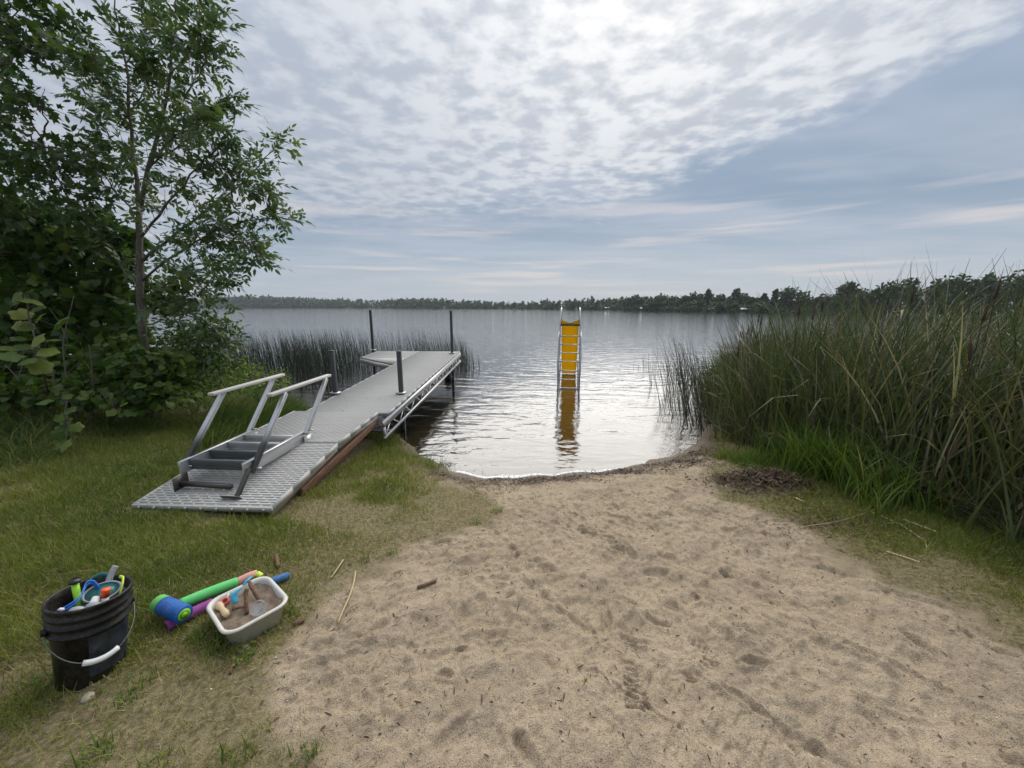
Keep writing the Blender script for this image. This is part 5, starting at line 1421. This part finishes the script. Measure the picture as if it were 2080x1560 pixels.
bv_ = gbase(150, 6.8)
leafy('climbing_vine', 'dark tangle of broad vine leaves behind the young tree', 'vine', bv_,
      [(60, 510, 110, 60, 6.6), (180, 515, 95, 55, 6.6), (250, 500, 45, 45, 6.5), (100, 600, 130, 60, 6.7), (215, 590, 75, 50, 6.6), (30, 690, 90, 55, 6.8), (150, 680, 110, 55, 6.7), (245, 665, 50, 50, 6.6), (330, 600, 45, 40, 6.5), (110, 450, 100, 40, 6.8)],
      80, ROUND, M_vine, 0.13, 0.125, 82,
      [([bv_, atd(150, 650, 6.8), atd(170, 480, 6.7)], 0.04), ([bv_ + np.array([-0.5, 0, 0]), atd(60, 640, 6.9), atd(50, 480, 6.8)], 0.035), ([bv_ + np.array([0.4, 0.1, 0]), atd(230, 680, 6.7), atd(240, 520, 6.6)], 0.025)], 150, (1.6, 3.0), 0.5)
bb_ = gbase(60, 8.2)
leafy('back_thicket', 'deep shaded thicket behind the vines at far left', 'bush', bb_,
      [(30, 600, 120, 90, 8.0), (150, 640, 120, 80, 8.2), (-40, 720, 120, 80, 7.6), (90, 740, 120, 50, 7.8), (230, 730, 80, 50, 7.8), (60, 480, 110, 60, 8.2)],
      48, ROUND, M_maple, 0.14, 0.13, 83, [([bb_, atd(60, 640, 8.2), atd(60, 520, 8.2)], 0.05), ([bb_ + np.array([1.0, 0, 0]), atd(170, 660, 8.2)], 0.03)], 0, (1.5, 3.2), 0.5)
bs_ = gbase(330, 6.6)
leafy('leaning_shrub', 'low shrub spreading over the water edge right of the young tree', 'shrub', bs_,
      [(330, 735, 70, 50, 6.3), (400, 715, 60, 42, 6.4), (445, 680, 38, 30, 6.5), (460, 660, 22, 18, 6.5), (380, 765, 70, 36, 6.1), (440, 735, 50, 30, 6.6), (490, 745, 36, 22, 6.8), (360, 680, 40, 30, 6.6)],
      170, LANCE, M_vine, 0.085, 0.055, 84, [([bs_, atd(350, 740, 6.4), atd(400, 700, 6.4)], 0.018), ([bs_, atd(400, 750, 6.5), atd(450, 690, 6.5)], 0.014)], 120, (2, 2.5), 0.7)
bw_ = gbase(300, 5.8)
leafy('broadleaf_bush', 'low broad leaved bush at the foot of the young tree', 'bush', bw_,
      [(270, 760, 60, 40, 5.7), (210, 770, 60, 36, 5.6), (330, 775, 55, 32, 5.7), (150, 740, 60, 40, 5.9), (255, 720, 55, 40, 6.0), (60, 770, 80, 36, 5.8), (-20, 750, 60, 50, 5.6), (300, 800, 50, 20, 5.5), (296, 745, 40, 40, 5.5), (340, 740, 40, 35, 5.6), (305, 780, 45, 28, 5.4), (250, 800, 45, 24, 5.3), (190, 800, 50, 26, 5.3), (120, 795, 50, 28, 5.4), (50, 800, 60, 28, 5.4), (350, 808, 40, 18, 5.4), (-20, 810, 60, 30, 5.3), (300, 822, 36, 14, 5.3)],
      110, ROUND, M_vine, 0.105, 0.10, 85, [([bw_, atd(290, 770, 5.8)], 0.012), ([bw_ + np.array([-0.7, 0, 0]), atd(200, 770, 5.7)], 0.012), ([bw_ + np.array([-1.5, 0, 0]), atd(60, 780, 5.7)], 0.012)], 200, (2.6, 1.7), 0.8)
by_ = gbase(520, 6.2)
leafy('yellow_bush', 'yellowish green leafy clump between the shrub and the dock ramp', 'bush', by_,
      [(505, 772, 46, 26, 6.1), (545, 778, 40, 22, 5.9), (480, 760, 36, 24, 6.4), (560, 765, 26, 18, 6.3), (440, 780, 46, 24, 6.0), (400, 795, 40, 18, 5.8)],
      210, LANCE, M_lush, 0.075, 0.030, 86, [([by_, atd(520, 790, 6.1), atd(510, 765, 6.1)], 0.008), ([by_, atd(460, 790, 6.2)], 0.008)], 60, (2.2, 2.0), 0.7)
# sapling with big yellow-green leaves, its thin stems visible
def lobed_leaf():
    q = np.linspace(0, 2 * np.pi, 34, endpoint=False)
    rad = 0.48 * (1 + 0.10 * np.cos(5 * q) + 0.035 * np.cos(17 * q)) * (1 - 0.42 * np.exp(-((q - np.pi) / 0.30) ** 2))
    rim = np.stack([rad * np.sin(q) * 1.02, 0.42 + rad * np.cos(q), -0.10 * np.abs(np.sin(q)) * (rad / 0.48) ** 2 + 0.03 * np.cos(6 * q)], 1)
    mid = np.stack([rim[:, 0] * 0.5, 0.32 + (rim[:, 1] - 0.32) * 0.5, 0.03 + 0.03 * np.abs(np.sin(2.5 * q))], 1)
    V = np.concatenate([rim, mid, [[0, 0.32, 0.0]]]); n = 34
    F = [(i, (i + 1) % n, n + (i + 1) % n, n + i) for i in range(n)]
    Ft = [(n + i, n + (i + 1) % n, 2 * n) for i in range(n)]
    return V, [np.array(F), np.array(Ft)]
def big_leaf_plant(name, label, stem_px, leaf_px, d, size, rv, seed):
    r_ = np.random.default_rng(seed)
    p0 = gat(*stem_px[0]) if stem_px[0][1] > 800 else atd(*stem_px[0], d)
    base = p0.copy()
    t = thing(name, base, label, 'sapling')
    b = MB(); S_ = [p0 - base] + [atd(px, py, d) - base for px, py in stem_px[1:]]
    limb(b, S_, 0.014, 0.006, 6, 12, 0.008)
    mes = []
    V0, F0 = lobed_leaf()
    for q in rv:
        o_ = mesh_obj('leaf', V0, F0, M_vine, attrs={'rnd': np.full(len(V0), q)}, smooth_sh=True); mes.append(o_.data); bpy.data.objects.remove(o_)
    for px, py in leaf_px:
        p = atd(px + r_.normal(0, 5), py + r_.normal(0, 4), d + r_.normal(0, 0.08)) - base
        a = np.array(S_); src = a[np.argmin(np.linalg.norm(a - p, axis=1))]
        b.tube([src, (src + p) / 2 + np.array([0, 0, 0.03]), p], [0.003, 0.0025, 0.002], 4, False)
        D = np.array([[r_.normal(0.2, 0.5), r_.normal(-0.4, 0.4), r_.normal(-0.45, 0.25)]]); Nn = np.array([[r_.normal(0, 0.35), -0.45 + r_.normal(0, 0.3), 0.8]])
        Dn, Sx, U = rot_frame(D, Nn); s_ = size * r_.uniform(0.7, 1.2)
        M = Matrix((Vector(Sx[0] * s_), Vector(Dn[0] * s_), Vector(U[0] * s_))).transposed().to_4x4(); M.translation = Vector(p)
        from_mesh('leaf', mes[int(r_.integers(0, len(mes)))], t, M)
    b.build('stem', M_bark, t, True)
    return t
big_leaf_plant('sapling', 'sapling with big yellow green leaves at the left edge', [(105, 835), (95, 780), (75, 720), (60, 650), (50, 600)],
               [(35, 590), (60, 605), (30, 625), (75, 620), (45, 645), (85, 640), (60, 660), (30, 680), (75, 685), (50, 700), (95, 700), (40, 715), (70, 722), (100, 660), (20, 700), (110, 690), (58, 735)], 4.6, 0.19, (0.70, 0.85, 0.95), 91)
big_leaf_plant('leafy_weed', 'leafy green weed with drooping leaves in the rough grass', [(140, 905), (135, 870), (130, 840), (135, 815)],
               [(120, 815), (150, 820), (135, 835), (110, 840), (155, 845), (125, 860), (150, 862), (115, 880), (140, 890), (105, 895)], 4.35, 0.14, (0.6, 0.75, 0.88), 92)
big_leaf_plant('leafy_weed', 'leafy weed with pale leaves beside the rough grass near the bushes', [(232, 850), (230, 830), (228, 812)],
               [(215, 812), (240, 808), (255, 818), (225, 825), (245, 830), (205, 825)], 5.0, 0.12, (0.7, 0.85, 0.93), 93)
# bare thin stems in the dark thicket
r_ = np.random.default_rng(94)
for i, P_ in enumerate([[(150, 830), (135, 760), (125, 700), (150, 600)], [(118, 830), (105, 750), (70, 690)], [(175, 835), (190, 770), (180, 700)], [(60, 835), (40, 770), (10, 740)]]):
    pts = [atd(px, py, 5.3) for px, py in P_]; pts[0][2] = gz(pts[0][0], pts[0][1]) - 0.03
    b = MB(); Q = smooth_path([p - pts[0] for p in pts], 12); Q[1:-1] += r_.normal(0, 0.004, (10, 3)); b.tube(Q, np.linspace(0.012, 0.004, 12), 6)
    for k in (4, 6, 8): 
        e = Q[k] + r_.normal(0, 0.2, 3) + np.array([0, 0, 0.2]); b.tube([Q[k], (Q[k] + e) / 2 + r_.normal(0, 0.02, 3), e], [0.006, 0.004, 0.002], 5, False)
    o = b.build('bare_stem', plain('grey_twig_%d' % i, (0.12, 0.10, 0.08), 0.8), None, True); o.location = pts[0]
    tag(o, ['thin bare grey stem in front of the vines beside the leafy weed', 'thin bare grey stem rising behind the big leaved sapling', 'thin bare grey stem right of the leafy weed', 'thin bare grey stem leaning out at the far left edge'][i], 'stem', 'bare stems in the thicket')

# ------------------------------------------------------------------ far shore
def shore_point(px, extra=0.0):
    a = math.atan((px - 1040) / FPX * CP) if False else math.atan2((px - 1040) / FPX, CP + (780 - HOR) / FPX * SP)
    r0 = float(np.interp(a, FAR_AZ, FAR_R)) + extra
    return np.array([r0 * math.sin(a), r0 * math.cos(a), 0.0]), r0, a
def px_height(py, p):
    """height of the point above p that sits at row py"""
    d = p[1] * CP + 1.5 * SP
    return CZ + (HOR - py) / FPX * d / CP
def crown_quads(r_, c, rx, rz, n, size, kind):
    """leaf-clump faces through a lumpy crown"""
    if kind == 'spire':
        f = r_.random(n) ** 1.4; a = r_.uniform(0, 6.28, n)
        rad = rx * (1 - f) * np.sqrt(r_.random(n)) * (0.75 + 0.5 * r_.random(n))
        P = np.stack([rad * np.cos(a), rad * np.sin(a), -rz + 2 * rz * f], 1)
    else:
        nl = 14; lc = r_.normal(0, 0.42, (nl, 3)); lc[:, 2] = np.linspace(-0.8, 0.62, nl); lc[:, :2] *= (1.05 - 0.5 * np.abs(lc[:, 2:3]))
        i = r_.integers(0, nl, n); q = r_.normal(size=(n, 3)); q /= np.linalg.norm(q, axis=1)[:, None]
        P = (lc[i] + q * (0.42 * r_.random((n, 1)) ** 0.4)) * np.array([rx, rx, rz])
    P = P + c
    D = r_.normal(0, 1, (n, 3)); Nn = np.tile((0, -0.2, 0.7), (n, 1)) + r_.normal(0, 0.6, (n, 3))
    s_ = size * r_.uniform(0.6, 1.5, n)
    return P, D, Nn, s_
def far_tree(px, top, half, extra, label, kind='round', seed=0, n=700, tone=(2, 2)):
    r_ = np.random.default_rng(1000 + seed)
    p, r0, a = shore_point(px, extra); p[2] = gz(p[0], p[1])
    ht = px_height(top, p) - p[2]; rx = half * p[1] / FPX * 1.05
    t = thing('far_tree', p, label, 'tree', 'trees on the far shore')
    MB().tube([(0, 0, -0.2), (0.02 * ht, 0, ht * 0.35), (0, 0, ht * 0.8)], [0.035 * ht, 0.024 * ht, 0.008 * ht], 6).build('trunk', M_bark, t, True)
    rz = ht * 0.5
    P, D, Nn, s_ = crown_quads(r_, np.array([0, 0, ht - rz * 1.02]), rx, rz, n, max(0.35, r0 * 0.0048), kind)
    V, F, rv = leaves(P, D, Nn, s_, s_ * 0.9, LANCE, r_.beta(tone[0], tone[1], n))
    mesh_obj('crown', V, F, M_farleaf, t, {'rnd': rv})
LB = [(1280, 601, 20, 6, 'dark round far tree at the left end of the nearer far shore'), (1300, 603, 20, 10, 'dark far tree just above the left boat canopy'), (1340, 600, 24, 8, 'wide dark far tree right of the left boat canopy'),
      (1368, 603, 20, 14, 'middle height far tree between the wide dark tree and the twin tops'), (1395, 602, 20, 9, 'far tree with an even rounded top left of the tall poplar shape'), (1418, 597, 18, 15, 'far tree rising to the left of the narrow pointed one'),
      (1437, 590, 12, 12, 'narrow tall far tree standing above its neighbours'), (1458, 600, 18, 10, 'rounded far tree in the middle of the right far shore'), (1480, 606, 18, 12, 'lower far tree just left of the tallest double crown'),
      (1502, 588, 15, 16, 'tallest double crowned far tree above the white boat canopy'), (1525, 604, 18, 9, 'far tree just right of the tallest double crown'), (1550, 600, 20, 12, 'broad far tree left of the little spruce'),
      (1572, 592, 9, 14, 'pointed spruce on the far shore'), (1590, 604, 16, 8, 'low rounded far tree between the spruce and the big dome'), (1620, 584, 30, 10, 'big dome shaped far tree by itself before the cattails'),
      (1655, 607, 16, 8, 'small low far tree right of the big dome'), (1688, 598, 24, 6, 'reddish topped far tree at the cattail tips'), (1722, 574, 22, 2, 'tall ragged far tree above the cattails'),
      (1762, 590, 26, -4, 'lower far tree behind the cattails, right of the tall ragged one'), (1800, 580, 28, -8, 'rounded far tree behind the cattail tips'), (1850, 566, 32, -12, 'large far tree behind the middle of the cattails'),
      (1905, 562, 34, -16, 'large far tree behind the cattails, second of the big right group'), (1960, 560, 36, -20, 'large far tree behind the cattails, third of the big right group'), (2015, 557, 36, -24, 'large far tree behind the cattails near the right edge'), (2075, 552, 38, -28, 'large far tree behind the cattails cut by the right edge')]
for i, (px, top, half, ex, lab) in enumerate(LB):
    far_tree(px, top, half, ex, lab, 'spire' if 'spruce' in lab else ('tall' if 'narrow' in lab else 'round'), i, 1300 if px < 1700 else 1800)
for i, (px, top, half, lab) in enumerate([(1325, 614, 16, 'low willow bush on the far bank right of the left boat canopy'), (1405, 611, 24, 'pale low willow on the far bank'), (1468, 613, 22, 'pale green low willow beside the middle boat'), (1545, 614, 20, 'low shrubby willow right of the white boat canopy'), (1490, 616, 14, 'small shrub on the far bank left of the white boat canopy')]):
    far_tree(px, top, half, 1.0, lab, 'round', 60 + i, 700, (3, 1.5))
# the long wooded shore to the left reads as one mass
r_ = np.random.default_rng(101)
parts = []
TOPX = [-200, 300, 420, 450, 520, 600, 680, 750, 820, 880, 960, 1040, 1100, 1160, 1220, 1275]
TOPY = [598, 600, 606, 602, 601, 604, 607, 609, 605, 606, 610, 612, 610, 608, 608, 605]
for i in range(900):
    px = r_.uniform(-250, 1278); ex = r_.uniform(2, 70) ** 1.0
    p, r0, a = shore_point(px, ex); p[2] = gz(p[0], p[1])
    top = np.interp(px, TOPX, TOPY) + r_.gamma(2, 1.6 if px > 1000 else 0.8) - 1.2 + (70 - ex) * 0.05
    kind = 'spire' if (px > 1060 and r_.random() < 0.4) else 'round'
    if kind == 'spire': top -= r_.uniform(0, 3)
    ht = max(3.0, px_height(top, p) - p[2]); rx = ht * r_.uniform(0.30, 0.5) * (0.55 if kind == 'spire' else 1)
    n = 62
    P, D, Nn, s_ = crown_quads(r_, p + np.array([0, 0, ht * 0.5]), rx, ht * 0.5, n, ht * 0.20, kind)
    parts.append(leaves(P, D, Nn, s_, s_ * 0.95, LANCE, np.clip(r_.beta(2, 2) + r_.normal(0, 0.12, n), 0, 1)))
for i in range(900):                                   # low scrub right down to the water
    px = r_.uniform(-250, 1700) if i < 700 else r_.uniform(1180, 1700); p, r0, a = shore_point(px, r_.uniform(0.5, 5)); p[2] = gz(p[0], p[1])
    ht = r0 * r_.uniform(0.006, 0.012); n = 36
    P, D, Nn, s_ = crown_quads(r_, p + np.array([0, 0, ht * 0.4]), ht * 1.3, ht * 0.6, n, ht * 0.4, 'round')
    parts.append(leaves(P, D, Nn, s_, s_ * 0.95, LANCE, np.clip(r_.beta(2.5, 2) + r_.normal(0, 0.12, n), 0, 1)))
V, F, rv = merge(parts)
tag(mesh_obj('distant_forest', V, F, M_farleaf, attrs={'rnd': rv}), 'long low wooded far shore across the lake', 'forest', kind='stuff')
# boat lifts with pale canopies
def boat_lift(px, wpx, label, ex=-2.0):
    p, r0, a = shore_point(px, ex); p[2] = 0
    t = thing('boat_lift', p, label, 'boat lift', 'boat lifts on the far shore', -a)
    wd = wpx * p[1] / FPX; hh = 0.95
    b = MB(); V = []
    prof_ = [(-1.2, 0.0), (-1.15, 0.28), (-0.6, 0.48), (0, 0.55), (0.6, 0.48), (1.15, 0.28), (1.2, 0.0)]
    for xx in (-wd / 2, wd / 2):
        V += [(xx, q[0], hh + q[1]) for q in prof_]
    b.add(V, [(i, i + 1, 7 + i + 1, 7 + i) for i in range(6)] + [tuple(range(6, -1, -1)), tuple(range(7, 14))])
    b.build('canopy', M_white, t)
    for sx in (-1, 1):
        for sy in (-1, 1):
            MB().box((sx * wd * 0.45, sy * 1.1, hh / 2 - 0.4), (0.10, 0.10, hh + 0.8)).build('post', M_galv, t)
boat_lift(1307, 13, 'white canopied boat lift at the left end of the nearer far shore')
boat_lift(1515, 17, 'white canopied boat lift under the tallest double crowned far tree')
boat_lift(1449, 8, 'small white boat cover between the two canopied lifts')
boat_lift(1233, 9, 'low pale boat cover on the dark central far shore')

# ------------------------------------------------------------------ thin haze over the lake
m, t = mat('haze')
pv = t.n('ShaderNodeVolumePrincipled')
pv.inputs['Color'].default_value = (0.80, 0.88, 0.97, 1)
pv.inputs['Density'].default_value = 0.00028
pv.inputs['Anisotropy'].default_value = 0.2
t.l(pv.outputs[0], t.n('ShaderNodeOutputMaterial').inputs['Volume'])
hz_ = MB().box((0, 900, 15.5), (6400, 8000, 39)).build('haze', m)
tag(hz_, 'thin pale haze over the lake', 'haze', kind='stuff')
print('COUNTS lawn', n_l, n_r, 'cattail', n_c, 'ash', n_ash, 'tris', sum(len(o.data.loop_triangles) if o.data.loop_triangles else sum(len(p.vertices) - 2 for p in o.data.polygons) for o in {o.data: o for o in scn.objects if o.type == 'MESH'}.values()))
